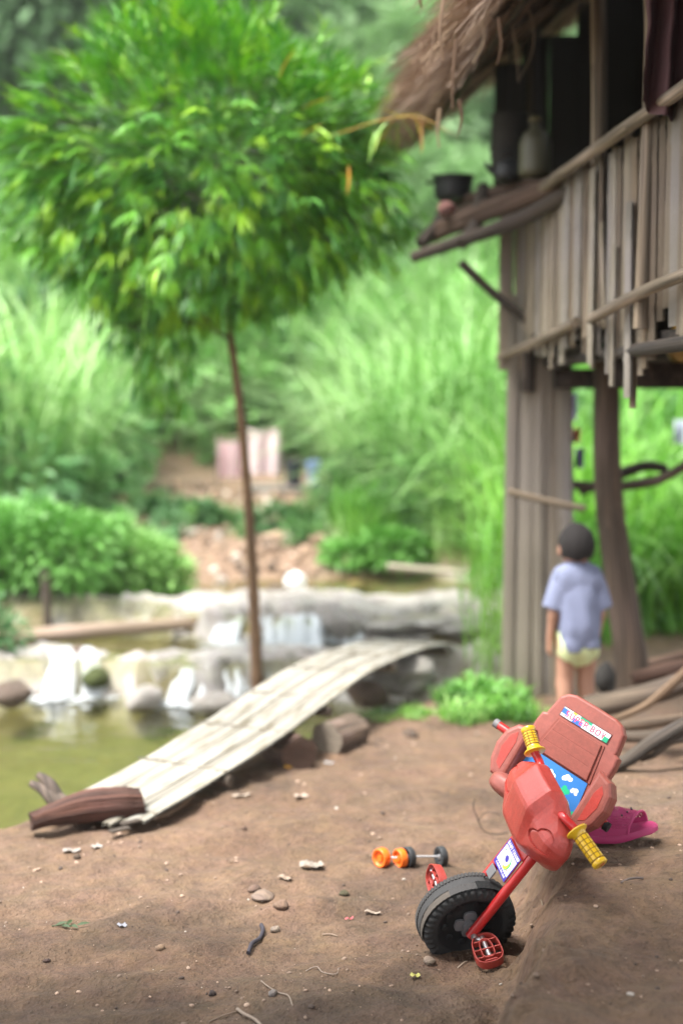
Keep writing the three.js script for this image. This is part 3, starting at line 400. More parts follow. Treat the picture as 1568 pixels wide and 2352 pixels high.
{ // bushes by the stream
  const bl = leafMat(lin(0.16, 0.38, 0.07), 0.42, 0.45), bd = leafMat(lin(0.09, 0.22, 0.07), 0.4, 0.5), bp = leafMat(lin(0.25, 0.46, 0.12), 0.42, 0.45);
  const bush = (u, v, d, label, lobes, n, mat, L = 0.1, W = 0.05, seed = 3) => { const p = at(u, v, d); const t = thing('bush', label, 'bush', V(p.x, G(p.x, d), p.z)); part('crown', bushGeo(seed, lobes, n, L, W), mat, t); const r = rngOf(seed); for (let i = 0; i < 4; i++) { const l = lobes[i % lobes.length]; part('stem', tube([V(rr(r, -0.1, 0.1), -0.05, rr(r, -0.1, 0.1)), V(l[0] * 0.5, l[1] * 0.5, l[2] * 0.5), V(l[0], l[1], l[2])], [0.014, 0.005], { rs: 6 }), M.branch, t); } return t; };
  bush(60, 1430, 8.9, 'large bright green bush on the left bank above the fallen pole', [[-0.3, 0.2, 0, 0.4, 0.25], [0.25, 0.24, 0, 0.4, 0.25], [0.0, 0.36, -0.1, 0.35, 0.2], [-0.65, 0.2, 0.1, 0.35, 0.25]], 5200, bl, 0.085, 0.035, 3);
  bush(300, 1420, 9.1, 'lower light green bush at the right end of the left bank growth', [[0, 0.18, 0, 0.32, 0.2], [0.2, 0.1, 0.05, 0.22, 0.14], [-0.22, 0.28, -0.1, 0.3, 0.18]], 3400, bp, 0.08, 0.032, 4);
  bush(-20, 1500, 7.6, 'dark green bush at the left edge beside the lower ledge', [[0, 0.15, 0, 0.2, 0.18], [-0.2, 0.25, 0, 0.25, 0.25]], 1300, bd, 0.07, 0.03, 6);
  bush(630, 1235, 11.0, 'dark low bush on the scree below the drying terrace', [[0, 0.06, 0, 0.22, 0.1], [0.24, 0.02, 0, 0.14, 0.07]], 600, bd, 0.1, 0.05, 7);
  bush(440, 1195, 11.4, 'dark bush left of the thin trunk under the terrace edge', [[0, 0.06, 0, 0.24, 0.1], [-0.34, 0.05, 0, 0.17, 0.08]], 800, bd, 0.1, 0.05, 8);
  bush(855, 1185, 11.4, 'blue green bush at the right end of the drying terrace', [[0, 0.25, 0, 0.4, 0.3], [0.4, 0.15, 0, 0.35, 0.25]], 2200, bd, 0.12, 0.045, 9);
  bush(900, 1300, 9.9, 'small bright bush on the far shore above the tan rock', [[0, 0.08, 0, 0.26, 0.13], [-0.3, 0.04, 0, 0.2, 0.08]], 1700, bl, 0.08, 0.035, 10);
  bush(1100, 1640, 6.35, 'small leafy plant at the left foot of the bamboo screen', [[0, 0.07, 0, 0.13, 0.08], [0.12, 0.05, 0, 0.1, 0.06]], 260, bl, 0.06, 0.03, 11);
}
{ // trees on the hillside
  const kinds = [
    [[0.12, 0.24, 0.09], [[0, 3.4, 0, 1.9, 1.5], [1.1, 2.6, 0.3, 1.3, 1.0], [-1.2, 2.9, -0.2, 1.4, 1.1], [0.2, 4.5, 0, 1.2, 1.0]]],
    [[0.2, 0.36, 0.14], [[0, 3.0, 0, 2.2, 1.3], [1.4, 3.4, 0, 1.2, 1.2], [-1.0, 2.0, 0.5, 1.6, 1.0]]],
    [[0.28, 0.44, 0.2], [[0, 2.4, 0, 1.6, 1.6], [0.7, 3.8, 0.2, 1.1, 1.2], [-0.8, 3.4, -0.3, 1.2, 1.1]]],
    [[0.38, 0.44, 0.32], [[0, 3.0, 0, 1.2, 1.8], [0.6, 4.4, 0, 0.9, 1.2], [-0.6, 4.0, 0, 0.8, 1.3]]],
  ];
  const protos = kinds.map(([c, lobes], i) => ({ crown: bushGeo(60 + i, lobes, 5200, 0.36, 0.16), mat: leafMat(lin(...c), 0.35, 0.6), trunk: tube([V(0, -0.4, 0), V(0.05, 1.2, 0.05), V(0.1, 3.2, 0)], [0.16, 0.07], { rs: 8, rough: 0.15 }) }));
  const kindLabel = ['dense dark green tree', 'broad mid green tree', 'fresh light green tree', 'slim pale greyish tree'];
  const list = [ // u, v of the foot, distance, kind, size, where
    [60, 640, 21, 0, 0.9, 'at the left edge of the hillside behind the bamboo'], [240, 560, 23, 0, 1.0, 'behind the left part of the bamboo crown'], [640, 560, 24, 1, 1.0, 'behind the middle of the bamboo crown'], [900, 560, 22, 2, 0.8, 'on the slope below the roof eave'],
    [1060, 480, 24, 1, 0.9, 'seen between the thatched eave and the black pot'], [1010, 660, 19, 2, 0.55, 'low on the slope under the cooking shelf'], [760, 640, 20, 2, 0.6, 'low on the slope right of the bamboo crown'],
    [20, 330, 30, 0, 1.2, 'at the upper left corner of the hillside'], [200, 250, 33, 0, 1.2, 'high on the hillside above the left of the bamboo'], [420, 260, 34, 1, 1.2, 'high on the hillside above the bamboo crown'], [640, 330, 31, 0, 1.1, 'on the hillside beyond the top right of the bamboo'], [760, 200, 36, 1, 1.2, 'high on the hillside left of the roof'], [830, 330, 29, 3, 1.0, 'standing on the hillside just left of the eave'], [900, 300, 32, 3, 1.1, 'standing hazy behind the tip of the thatch'],
    [1120, 260, 34, 1, 1.2, 'beyond the far end of the roof'], [1300, 330, 33, 2, 1.2, 'behind the hut to the right'], [1500, 700, 20, 1, 0.8, 'seen under the hut floor at the right'], [1380, 760, 18, 2, 0.5, 'seen under the hut floor beside the post'],
    [100, 60, 44, 0, 1.6, 'on the skyline at the far left'], [330, 40, 46, 1, 1.6, 'on the skyline above the bamboo'], [560, 30, 47, 0, 1.5, 'on the skyline beside the small gap of sky'], [760, 20, 46, 2, 1.6, 'on the skyline left of the roof'], [960, 30, 47, 1, 1.6, 'on the skyline behind the thatch'], [1200, 20, 48, 0, 1.7, 'on the skyline behind the hut'], [-120, 200, 38, 1, 1.5, 'outside the left edge high on the hillside'],
  ];
  const first = {};
  list.forEach(([u, v, d, kd, s, where]) => {
    const x = (u - 784) / F * d, K = protos[kd]; let t;
    if (first[kd]) { t = first[kd].clone(); t.name = numbered('hillside_tree'); scene.add(t); } else { t = thing('hillside_tree', '', 'tree'); part('trunk', K.trunk, M.branch, t); part('crown', K.crown, K.mat, t); first[kd] = t; }
    t.position.set(x, G(x, d) - 0.2, -d); t.rotation.y = u * 0.37; t.scale.setScalar(s);
    tag(t, kindLabel[kd] + ' ' + where, 'tree', 'trees on the hillside');
  });
}
// ---------------------------------------------------------------- the hut on posts
const wallX = (d) => 0.82 + 0.075 * (6.6 - d);                         // the long open wall runs towards the camera
{
  const r = rngOf(77), hut = thing('hut', 'raised hut of weathered bamboo slats under a thatched roof', 'hut', V(1.6, 0, -6));
  const L = (x, y, d) => V(x - 1.6, y, -d + 6);
  const slatGeos = [0, 1, 2, 3].map((i) => { const w = [0.036, 0.048, 0.06, 0.076][i]; return grid((s, t) => { const a = (s - 0.5) * 2, split = 0.003 * nz(s * 9 + i, 3.3 + i); return V(a * w / 2, t, 0.003 * (1 - a * a) + split + 0.003 * gau((((t * 3.1 + i * 0.3) % 1) - 0.5) / 0.035)); }, 6, 30); });
  const thick = slatGeos.map((g) => { const b = g.clone(); b.translate(0, 0, -0.007); return merge([g, b]); });
  const slat = (x, y0, y1, d, turn, tilt, wi, mat) => { const m = part('bamboo_slat', thick[wi], mat, hut); m.position.copy(L(x, y0, d)); m.rotation.set(rr(r, -0.015, 0.015), turn, tilt); m.scale.set(rr(r, 0.85, 1.15), y1 - y0, 1); return m; };
  // long wall: vertical slats from the far corner to beyond the frame
  const bottoms = [[2.2, 1.5], [4.4, 1.64], [4.62, 1.52], [4.75, 1.44], [4.9, 1.6], [5.0, 1.47], [5.12, 1.58], [5.4, 1.64], [6.6, 1.6]];
  for (let d = 6.58; d > 2.3;) { const wi = Math.floor(r() * 4), w = [0.036, 0.048, 0.06, 0.076][wi]; d -= w * 0.52;
    const gapAt = Math.abs(d - 5.08) < 0.045 || Math.abs(d - 4.55) < 0.02; if (!gapAt) slat(wallX(d) + rr(r, -0.008, 0.006), pl(bottoms, d) + rr(r, -0.13, 0.06), 2.25 + rr(r, -0.03, 0.02), d, -Math.PI / 2 + 0.075, rr(r, -0.022, 0.022), wi, M.bamboo[Math.floor(r() * 6)]); d -= w * 0.47 + (r() < 0.12 ? 0.008 : 0); }
  slat(wallX(5.02) - 0.02, 1.62, 2.0, 5.03, -1.5, 0.18, 0, M.bamboo[0]); slat(wallX(4.9) - 0.02, 1.42, 1.9, 4.93, -1.5, -0.05, 0, M.bamboo[2]); slat(wallX(4.72) - 0.02, 1.38, 2.02, 4.72, -1.5, 0.02, 3, M.bamboo[4]); slat(wallX(5.2) - 0.022, 1.5, 2.2, 5.22, -1.5, 0.0, 3, M.bamboo[2]);
  // end screen reaching the ground
  for (let i = 0, x = 0.76; x < 1.07; i++) { const wi = [1, 0, 2, 0, 1, 2, 0, 1][i % 8]; x += [0.036, 0.048, 0.06, 0.076][wi] * 0.4; slat(x, -0.08 + rr(r, -0.03, 0.03), (x < 0.95 ? 1.9 : 1.66) + rr(r, -0.2, 0.05), 6.62 + (i % 2) * 0.012, rr(r, -0.12, 0.12), rr(r, -0.012, 0.006) + (x > 1 ? 0.02 : 0), wi, M.bamboo[[2, 4, 2, 0, 2, 4, 0][i % 7]]); x += [0.036, 0.048, 0.06, 0.076][wi] * 0.4; }
  for (let i = 0, x = 0.785; x < 1.07; i++) { const wi = [1, 0, 2, 0, 1, 2, 0, 1][i % 8]; x += [0.036, 0.048, 0.06, 0.076][wi] * 0.4; slat(x, -0.08 + rr(r, -0.03, 0.03), (x < 0.95 ? 1.9 : 1.66) + rr(r, -0.2, 0.05), 6.645 + (i % 2) * 0.01, rr(r, -0.12, 0.12), rr(r, -0.012, 0.006) + (x > 1 ? 0.02 : 0), wi, M.bamboo[[2, 4, 2, 0, 2, 4, 0][i % 7]]); x += [0.036, 0.048, 0.06, 0.076][wi] * 0.4; }
  for (let x = 0.76; x < 0.86; x += 0.07) slat(x, 1.5, 2.22, 6.64, 0.1, 0, 2, M.bamboo[x < 0.8 ? 0 : 5]);
  // rails
  const rail = (pts, rad, mat, name = 'rail') => part(name, tube(pts.map((p) => L(...p)), rad, { rs: 8, rough: 0.18, freq: 5, seed: pts[0][2] }), mat, hut);
  rail([[0.8, 2.235, 6.65], [0.85, 2.24, 5.6], [0.9, 2.25, 5.0], [1.0, 2.26, 3.7], [1.12, 2.27, 2.2]], 0.022, M.pole);
  rail([[0.74, 1.56, 6.7], [0.84, 1.62, 6.0], [0.875, 1.66, 5.35]], 0.02, M.pole); rail([[0.88, 1.655, 5.05], [0.95, 1.72, 4.3], [1.1, 1.76, 2.3]], 0.02, M.pole);
  rail([at(1165, 1128, 6.5).toArray(), at(1250, 1150, 6.5).toArray(), at(1342, 1168, 6.5).toArray()].map(([x, y, z]) => [x, y, -z]), 0.016, M.pole);
  rail([at(1058, 603, 6.4).toArray(), at(1130, 672, 6.45).toArray(), at(1240, 760, 6.5).toArray()].map(([x, y, z]) => [x, y, -z]), 0.02, M.branch, 'brace');
  // posts: the bent trunk in front, straighter ones behind
  const P = (u, v, d) => { const p = at(u, v, d); return L(p.x, p.y, -p.z); };
  part('post', tube([P(1452, 1612, 6.55), P(1446, 1500, 6.55), P(1420, 1330, 6.55), P(1396, 1120, 6.55), P(1392, 900, 6.55), P(1390, 740, 6.55)], [0.086, 0.074, 0.068, 0.064, 0.058, 0.055], { rs: 14, n: 60, rough: 0.14, freq: 3 }), M.post, hut);
  const post = (x, d, y0, y1, rad, mat = M.darkwood) => part('post', tube([L(x, y0, d), L(x + 0.02, (y0 + y1) / 2, d), L(x, y1, d)], rad, { rs: 10, rough: 0.1, seed: x }), mat, hut);
  post(2.35, 6.6, -0.1, 3.6, 0.07); post(2.55, 3.0, -0.1, 3.6, 0.07); post(1.28, 2.6, 1.5, 3.3, 0.06);
  post(0.93, 5.35, 1.6, 3.1, 0.03, M.pole); post(0.95, 4.55, 1.6, 3.15, 0.026, M.pole); post(0.86, 6.6, 1.4, 3.1, 0.03);
  // floor: beams and boards
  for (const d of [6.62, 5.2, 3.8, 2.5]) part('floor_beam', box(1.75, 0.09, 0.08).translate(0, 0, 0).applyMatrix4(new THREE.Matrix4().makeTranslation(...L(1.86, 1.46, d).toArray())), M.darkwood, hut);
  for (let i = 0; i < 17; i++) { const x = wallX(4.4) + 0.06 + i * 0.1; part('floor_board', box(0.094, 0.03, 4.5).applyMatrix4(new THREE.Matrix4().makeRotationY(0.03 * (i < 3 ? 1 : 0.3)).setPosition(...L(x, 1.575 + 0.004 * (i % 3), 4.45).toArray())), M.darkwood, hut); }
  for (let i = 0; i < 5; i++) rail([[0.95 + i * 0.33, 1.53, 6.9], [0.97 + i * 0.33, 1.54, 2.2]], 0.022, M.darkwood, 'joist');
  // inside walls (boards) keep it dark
  for (let i = 0; i < 15; i++) { const x = 0.735 + i * 0.13, top = (x > 0.85 && x < 1.1 ? 3.08 : 2.95 + (x - 0.735) * 0.735); const low = i ? 1.6 : 2.3; part('wall_board', box(0.128, top - low, 0.02).applyMatrix4(new THREE.Matrix4().setPosition(...L(x + 0.055, (top + low) / 2, 6.9 + (i % 2) * 0.006).toArray())), M.shadewood, hut); }
  for (let i = 0; i < 18; i++) part('wall_board', box(0.02, 2.4, 0.262).applyMatrix4(new THREE.Matrix4().setPosition(...L(2.66 + (i % 2) * 0.006, 2.75, 2.3 + i * 0.267).toArray())), M.shadewood, hut);
  for (let i = 0; i < 13; i++) part('wall_board', box(0.112, 2.0, 0.02).applyMatrix4(new THREE.Matrix4().setPosition(...L(1.2 + i * 0.115, 2.6, 2.12 + (i % 2) * 0.006).toArray())), M.shadewood, hut);
  // roof
  const eaveX = (d) => 0.4 + 0.07 * (7.5 - d), EY = 2.79, SL = 0.735;
  const roofPt = (s, d, off = 0) => L(eaveX(d) + s, EY + s * SL + off + 0.02 * nz(s * 5, d * 4, 1), d);
  const thatchC = woodMat(lin(0.12, 0.085, 0.055), 14, 3, 0.02), strawC = [lin(0.3, 0.2, 0.13), lin(0.2, 0.125, 0.08), lin(0.4, 0.29, 0.19), lin(0.15, 0.09, 0.06), lin(0.33, 0.24, 0.18)];
  const roofShell = merge([grid((s, t) => roofPt(s * 2.7, lerp(7.55, 1.4, t)), 30, 60), grid((s, t) => roofPt(s * 2.7, lerp(7.6, 1.35, t), 0.24), 30, 60)]);
  part('roof', roofShell, thatchC, hut);
  for (let i = 0; i < 9; i++) part('rafter', tube([roofPt(-0.02, 7.4 - i * 0.72, -0.03), roofPt(2.6, 7.4 - i * 0.72, -0.03)], 0.022, { rs: 7 }), M.shadewood, hut);
  for (let i = 0; i < 6; i++) part('batten', tube([roofPt(0.08 + i * 0.42, 7.5, -0.065), roofPt(0.08 + i * 0.42, 1.5, -0.065)], 0.014, { rs: 6, n: 8 }), M.shadewood, hut);
  const straw = (() => { const gs = []; const q = rngOf(5); for (let i = 0; i < 12; i++) { const a = q() * 6.28, R = q() * 0.045, b = rr(q, -0.12, 0.12), c = rr(q, -0.12, 0.12), ln = rr(q, 0.5, 1), w = rr(q, 0.0035, 0.008); gs.push(grid((s, t) => V(Math.cos(a) * R + b * t * t + (s - 0.5) * w, (s - 0.5) * w * 0.6 + c * t * t, t * ln), 1, 4)); } return merge(gs); })();
  const mats = [], cols = []; const dn = V(-1, -SL, 0).normalize();
  for (let i = 0; i < 4200; i++) {
    const edge = i < 1900, verge = i >= 1900 && i < 2600, d = verge ? rr(r, 7.3, 7.62) : lerp(7.6, 2.2, r() ** 1.3), s = edge ? rr(r, -0.06, 0.3) : verge ? rr(r, -0.05, 1.7) : rr(r, 0, 1.7), lay = edge ? rr(r, -0.02, 0.26) : rr(r, -0.035, 0.02);
    const p = roofPt(s, d, lay), dir = dn.clone().add(V(rr(r, -0.12, 0.12), rr(r, -0.3, 0.15) - (edge ? 0.08 : 0.0), rr(r, -0.3, 0.3) + (verge ? -0.25 : 0))).normalize();
    mats.push(aim(p, dir, rr(r, -1, 1), rr(r, 0.2, edge ? 0.4 : 0.36))); const c = strawC[Math.floor(r() * 5)]; cols.push(lin(c.r, c.g, c.b));
  }
  instanced('thatch', straw, std(lin(1, 1, 1), { roughness: 0.9 }), mats, cols, hut);
  // long loose strands that hang from the thatch
  const sm = strawC.map((c) => std(c));
  for (const [pts, i] of [[[[1165, -30], [1175, 60], [1185, 110], [1190, 190]], 4], [[[1195, -30], [1225, 70], [1218, 130], [1190, 185]], 4], [[[1080, -20], [1108, 60], [1110, 95], [1085, 145]], 2], [[[1020, -10], [1010, 80], [1018, 140]], 0], [[[1050, -10], [1062, 60], [1066, 120]], 4], [[[960, -20], [965, 5], [968, 18]], 0], [[[1120, 0], [1126, 60], [1112, 120]], 3], [[[1000, 60], [985, 150], [975, 220]], 1], [[[1048, 90], [1040, 180], [1038, 250]], 1], [[[1010, 250], [1005, 300], [1008, 340]], 2], [[[1055, 230], [1060, 270], [1052, 310]], 1], [[[1145, 40], [1150, 110], [1140, 150]], 1]])
    part('straw_strand', tube(pts.map(([u, v], k) => P(u, v, 4.75 + i * 0.2 + k * 0.02)), [0.008, 0.006, 0.003], { rs: 5, flat: 0.35 }), sm[i], hut);
  // cooking shelf that juts out at the far corner
  const sh = [[[1330, 395, 5.7], [1180, 455, 6.2], [1000, 525, 6.75]], [[1300, 425, 5.8], [1150, 480, 6.3], [985, 548, 6.8]], [[1340, 420, 5.6], [1190, 505, 6.1], [950, 590, 6.6]], [[1300, 405, 6.0], [1150, 440, 6.5], [1030, 470, 7.0]], [[1310, 412, 5.9], [1160, 460, 6.35], [1010, 505, 6.9]]];
  sh.forEach((p, i) => part('shelf_pole', tube(p.map((q) => P(...q)), [0.03, 0.034, 0.026], { rs: 8, rough: 0.25, freq: 6, seed: i }), i === 2 ? M.darkwood : woodMat(lin(0.12, 0.07, 0.05), 6, 1), hut));
  [[[1030, 455, 7.0], [1000, 520, 6.75], [965, 560, 6.7]], [[1110, 430, 6.6], [1090, 520, 6.45], [1060, 560, 6.35]]].forEach((p, i) => part('shelf_pole', tube(p.map((q) => P(...q)), 0.03, { rs: 8, rough: 0.3, seed: 20 + i }), M.darkwood, hut));
}
{ // things on and under the hut
  const pot = at(1040, 462, 6.85), pt = thing('cooking_pot', 'round sooty black cooking pot on the end of the wooden shelf', 'pot', pot);
  const potM = std(lin(0.014, 0.014, 0.016), { roughness: 0.6 });
  part('body', new THREE.LatheGeometry([[0, 0], [0.07, 0.002], [0.086, 0.02], [0.09, 0.06], [0.094, 0.105], [0.104, 0.112], [0.104, 0.116], [0.09, 0.112], [0.085, 0.06], [0.078, 0.02], [0, 0.01]].map((p) => new THREE.Vector2(...p)), 36), potM, pt);
  part('handle', tube([V(-0.09, 0.09, 0), V(-0.12, 0.085, 0.03), V(-0.12, 0.085, -0.03), V(-0.09, 0.09, -0.005)], 0.006, { rs: 6 }), potM, pt);
  solo('stone', stoneGeo(0.045, 0.035, 0.04, 31.2, 0.3, 3), rockMat(lin(0.45, 0.22, 0.2)), 'small pinkish lump on the shelf in front of the cooking pot', 'stone', at(1025, 478, 6.6));
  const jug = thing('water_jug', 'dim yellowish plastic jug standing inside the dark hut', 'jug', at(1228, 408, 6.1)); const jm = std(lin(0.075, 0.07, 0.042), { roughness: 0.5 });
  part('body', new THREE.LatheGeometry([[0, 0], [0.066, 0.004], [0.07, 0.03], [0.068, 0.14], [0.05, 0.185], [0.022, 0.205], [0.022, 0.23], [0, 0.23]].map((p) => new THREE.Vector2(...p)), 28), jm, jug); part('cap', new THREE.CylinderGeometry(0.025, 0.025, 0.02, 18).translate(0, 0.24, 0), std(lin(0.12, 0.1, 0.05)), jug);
  const bk = thing('hanging_basket', 'dark basket hanging inside the hut behind the jug', 'basket', at(1170, 330, 6.4)); const bm = std(lin(0.02, 0.016, 0.013));
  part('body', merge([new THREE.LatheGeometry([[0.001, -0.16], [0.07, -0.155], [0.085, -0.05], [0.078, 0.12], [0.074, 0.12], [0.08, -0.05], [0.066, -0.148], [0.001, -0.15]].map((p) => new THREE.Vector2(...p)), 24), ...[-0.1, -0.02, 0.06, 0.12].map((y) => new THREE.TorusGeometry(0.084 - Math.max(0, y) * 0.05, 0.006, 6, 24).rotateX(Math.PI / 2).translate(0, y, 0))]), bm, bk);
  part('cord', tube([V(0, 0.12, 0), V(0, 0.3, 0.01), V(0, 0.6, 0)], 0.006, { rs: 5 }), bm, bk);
  const wb = thing('kettle', 'small black kettle on the shelf below the dark basket', 'kettle', at(1165, 418, 6.3)); part('body', new THREE.LatheGeometry([[0.001, 0], [0.055, 0.003], [0.062, 0.03], [0.052, 0.075], [0.02, 0.09], [0.008, 0.1], [0.001, 0.105]].map((p) => new THREE.Vector2(...p)), 26), potM, wb); part('spout', tube([V(-0.05, 0.03, 0), V(-0.085, 0.06, 0), V(-0.095, 0.085, 0)], [0.014, 0.008], { rs: 7 }), potM, wb); part('handle', tube([V(-0.04, 0.08, 0), V(-0.03, 0.13, 0), V(0.03, 0.13, 0), V(0.04, 0.08, 0)], 0.004, { rs: 6 }), potM, wb);
  // cloth hanging inside at the upper right
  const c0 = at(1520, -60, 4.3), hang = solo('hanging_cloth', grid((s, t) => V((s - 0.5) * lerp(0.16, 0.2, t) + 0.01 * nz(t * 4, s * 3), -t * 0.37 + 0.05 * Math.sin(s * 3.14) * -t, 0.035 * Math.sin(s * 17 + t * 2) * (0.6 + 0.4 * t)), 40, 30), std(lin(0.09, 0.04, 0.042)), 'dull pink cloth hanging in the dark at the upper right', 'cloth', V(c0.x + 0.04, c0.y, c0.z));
  const y0 = at(1555, 760, 5.2), ys = thing('plastic_bag', 'yellow bag hanging under the hut floor at the right edge', 'bag', y0);
  part('body', grid((s, t) => { const a = s * 6.283, R = 0.055 * Math.sin(Math.min(1, t * 1.15 + 0.12) * Math.PI * 0.85) + 0.008 * nz(s * 6, t * 5); return V(Math.cos(a) * R * 0.9 + 0.03 * t, -t * 0.17, Math.sin(a) * R); }, 30, 24), std(lin(0.42, 0.3, 0.1), { roughness: 0.5 }), ys);
  part('neck', tube([V(0, 0.0, 0), V(0.005, 0.04, 0), V(0, 0.1, 0)], [0.02, 0.008], { rs: 8 }), std(lin(0.6, 0.32, 0.02), { roughness: 0.5 }), ys);
  // clothes on the line behind the post
  const shirt = (u, v, d, w, h, c, label) => { const m = solo('hanging_laundry', grid((s, t) => V((s - 0.5) * w * lerp(0.8, 1, t), -t * h + 0.01 * nz(s * 5, t * 3), 0.03 * Math.sin(s * 9 + t * 2)), 20, 20), std(c), label, 'laundry', at(u, v, d)); return m; };
  shirt(1312, 905, 6.9, 0.06, 0.13, lin(0.36, 0.34, 0.55), 'pale violet cloth hanging beside the bamboo screen'); shirt(1322, 985, 6.88, 0.05, 0.07, lin(0.55, 0.25, 0.12), 'orange brown cloth hanging below the pale violet cloth'); shirt(1330, 1030, 6.92, 0.05, 0.1, lin(0.2, 0.16, 0.35), 'dark violet cloth hanging lowest beside the bamboo screen');
  shirt(1562, 965, 8.2, 0.09, 0.14, lin(0.6, 0.66, 0.75), 'pale blue cloth hanging behind the hut at the right edge');
  // rail between the posts
  const pole = (name, pts, rad, mat, label, cat, g) => { const b = at(...pts[0]); return solo(name, tube(pts.map((q) => at(...q).sub(b)), rad, { rs: 9, rough: 0.22, freq: 4, seed: pts[0][0] * 0.01 }), mat, label, cat, b, g); };
  pole('branch', [[1305, 1112, 6.8], [1400, 1118, 6.75], [1500, 1105, 6.6], [1580, 1065, 6.3]], [0.02, 0.026, 0.02], M.greywood, 'grey branch tied across behind the bent post', 'branch');
  pole('branch', [[1330, 1132, 6.9], [1420, 1090, 6.85], [1490, 1070, 6.8], [1530, 1078, 6.8]], [0.02, 0.03, 0.022], M.branch, 'shorter dark branch lying over the grey branch behind the post', 'branch');
  // firewood on the bank at the right
  const G1 = 'branches and firewood heaped at the right';
  const fw = [
    [[[1350, 1625, 5.6], [1420, 1612, 5.5], [1500, 1590, 5.35], [1600, 1560, 5.2]], [0.05, 0.045, 0.04], 'thick brown log lying from the child towards the right edge', M.greywood],
    [[[1400, 1655, 5.2], [1480, 1622, 5.2], [1540, 1575, 5.15], [1620, 1500, 5.1]], [0.012, 0.016, 0.02], 'pale forked branch leaning on the thick brown log', woodMat(lin(0.27, 0.18, 0.12), 6, 1)],
    [[[1380, 1672, 5.2], [1480, 1662, 5.1], [1620, 1640, 5.0]], [0.022, 0.02, 0.018], 'straight pale branch under the forked branch', woodMat(lin(0.24, 0.17, 0.12), 6, 1)],
    [[[1395, 1690, 5.0], [1490, 1692, 4.95], [1620, 1672, 4.85]], [0.02, 0.022, 0.02], 'grey weathered branch below the straight pale branch', M.greywood],
    [[[1392, 1770, 4.6], [1440, 1745, 4.6], [1500, 1705, 4.6], [1610, 1650, 4.55]], [0.02, 0.024, 0.026, 0.03], 'dark curved branch nearest the tricycle seat', M.branch],
    [[[1470, 1745, 4.62], [1500, 1735, 4.6], [1535, 1705, 4.58], [1600, 1690, 4.55]], [0.008, 0.012, 0.014], 'short dark twig forking off the dark curved branch', M.branch],
    [[[1450, 1560, 6.0], [1510, 1545, 6.0], [1600, 1525, 6.0]], [0.03, 0.034, 0.03], 'reddish brown split log at the back of the firewood', woodMat(lin(0.2, 0.11, 0.08), 6, 1)],
    [[[1490, 1528, 6.1], [1540, 1515, 6.1], [1610, 1500, 6.1]], [0.028, 0.03, 0.03], 'topmost short log at the back of the firewood', woodMat(lin(0.24, 0.15, 0.11), 6, 1)],
    [[[1500, 1590, 5.9], [1550, 1560, 5.9], [1620, 1545, 5.9]], [0.03, 0.03, 0.03], 'dark split log under the reddish log of the firewood', M.redwood],
  ];
  for (const [pts, rad, label, mat] of fw) pole('firewood', pts, rad, mat, label, 'wood', G1);
  solo('dark_stump', stoneGeo(0.055, 0.075, 0.05, 41, 0.5, 3), std(lin(0.02, 0.017, 0.015)), 'black stump between the child and the bent post', 'stump', at(1388, 1560, 6.3));  // one even near-black colour over the whole shape
}
{ // unseen roof on posts, added to darken the near end of the yard
  const sh = thing('added_shade_roof', 'unseen thatched roof added to shade the near end of the yard', 'added_shade_roof', V(-0.6, 0, 1.2)), pts = [[-2.2, -2.4], [2.0, -2.4], [-2.2, 2.4], [2.0, 2.4]];
  for (const [x, z] of pts) part('post', tube([V(x, -0.2, z), V(x + 0.02, 1.4, z), V(x, z < 0 ? 2.55 : 3.1, z)], 0.05, { rs: 9, rough: 0.12, seed: x + z }), M.post, sh);
  part('roof', merge([grid((s, t) => V(lerp(-3, 2.6, s), lerp(2.55, 3.5, t) + 0.03 * nz(s * 9, t * 5), lerp(-4.1, 3.4, t)), 30, 20), grid((s, t) => V(lerp(-3, 2.6, s), lerp(2.8, 3.7, t) + 0.03 * nz(s * 9, t * 5), lerp(-4.1, 3.4, t)), 30, 20)]), woodMat(lin(0.2, 0.15, 0.1), 14, 3, 0.02), sh);
}
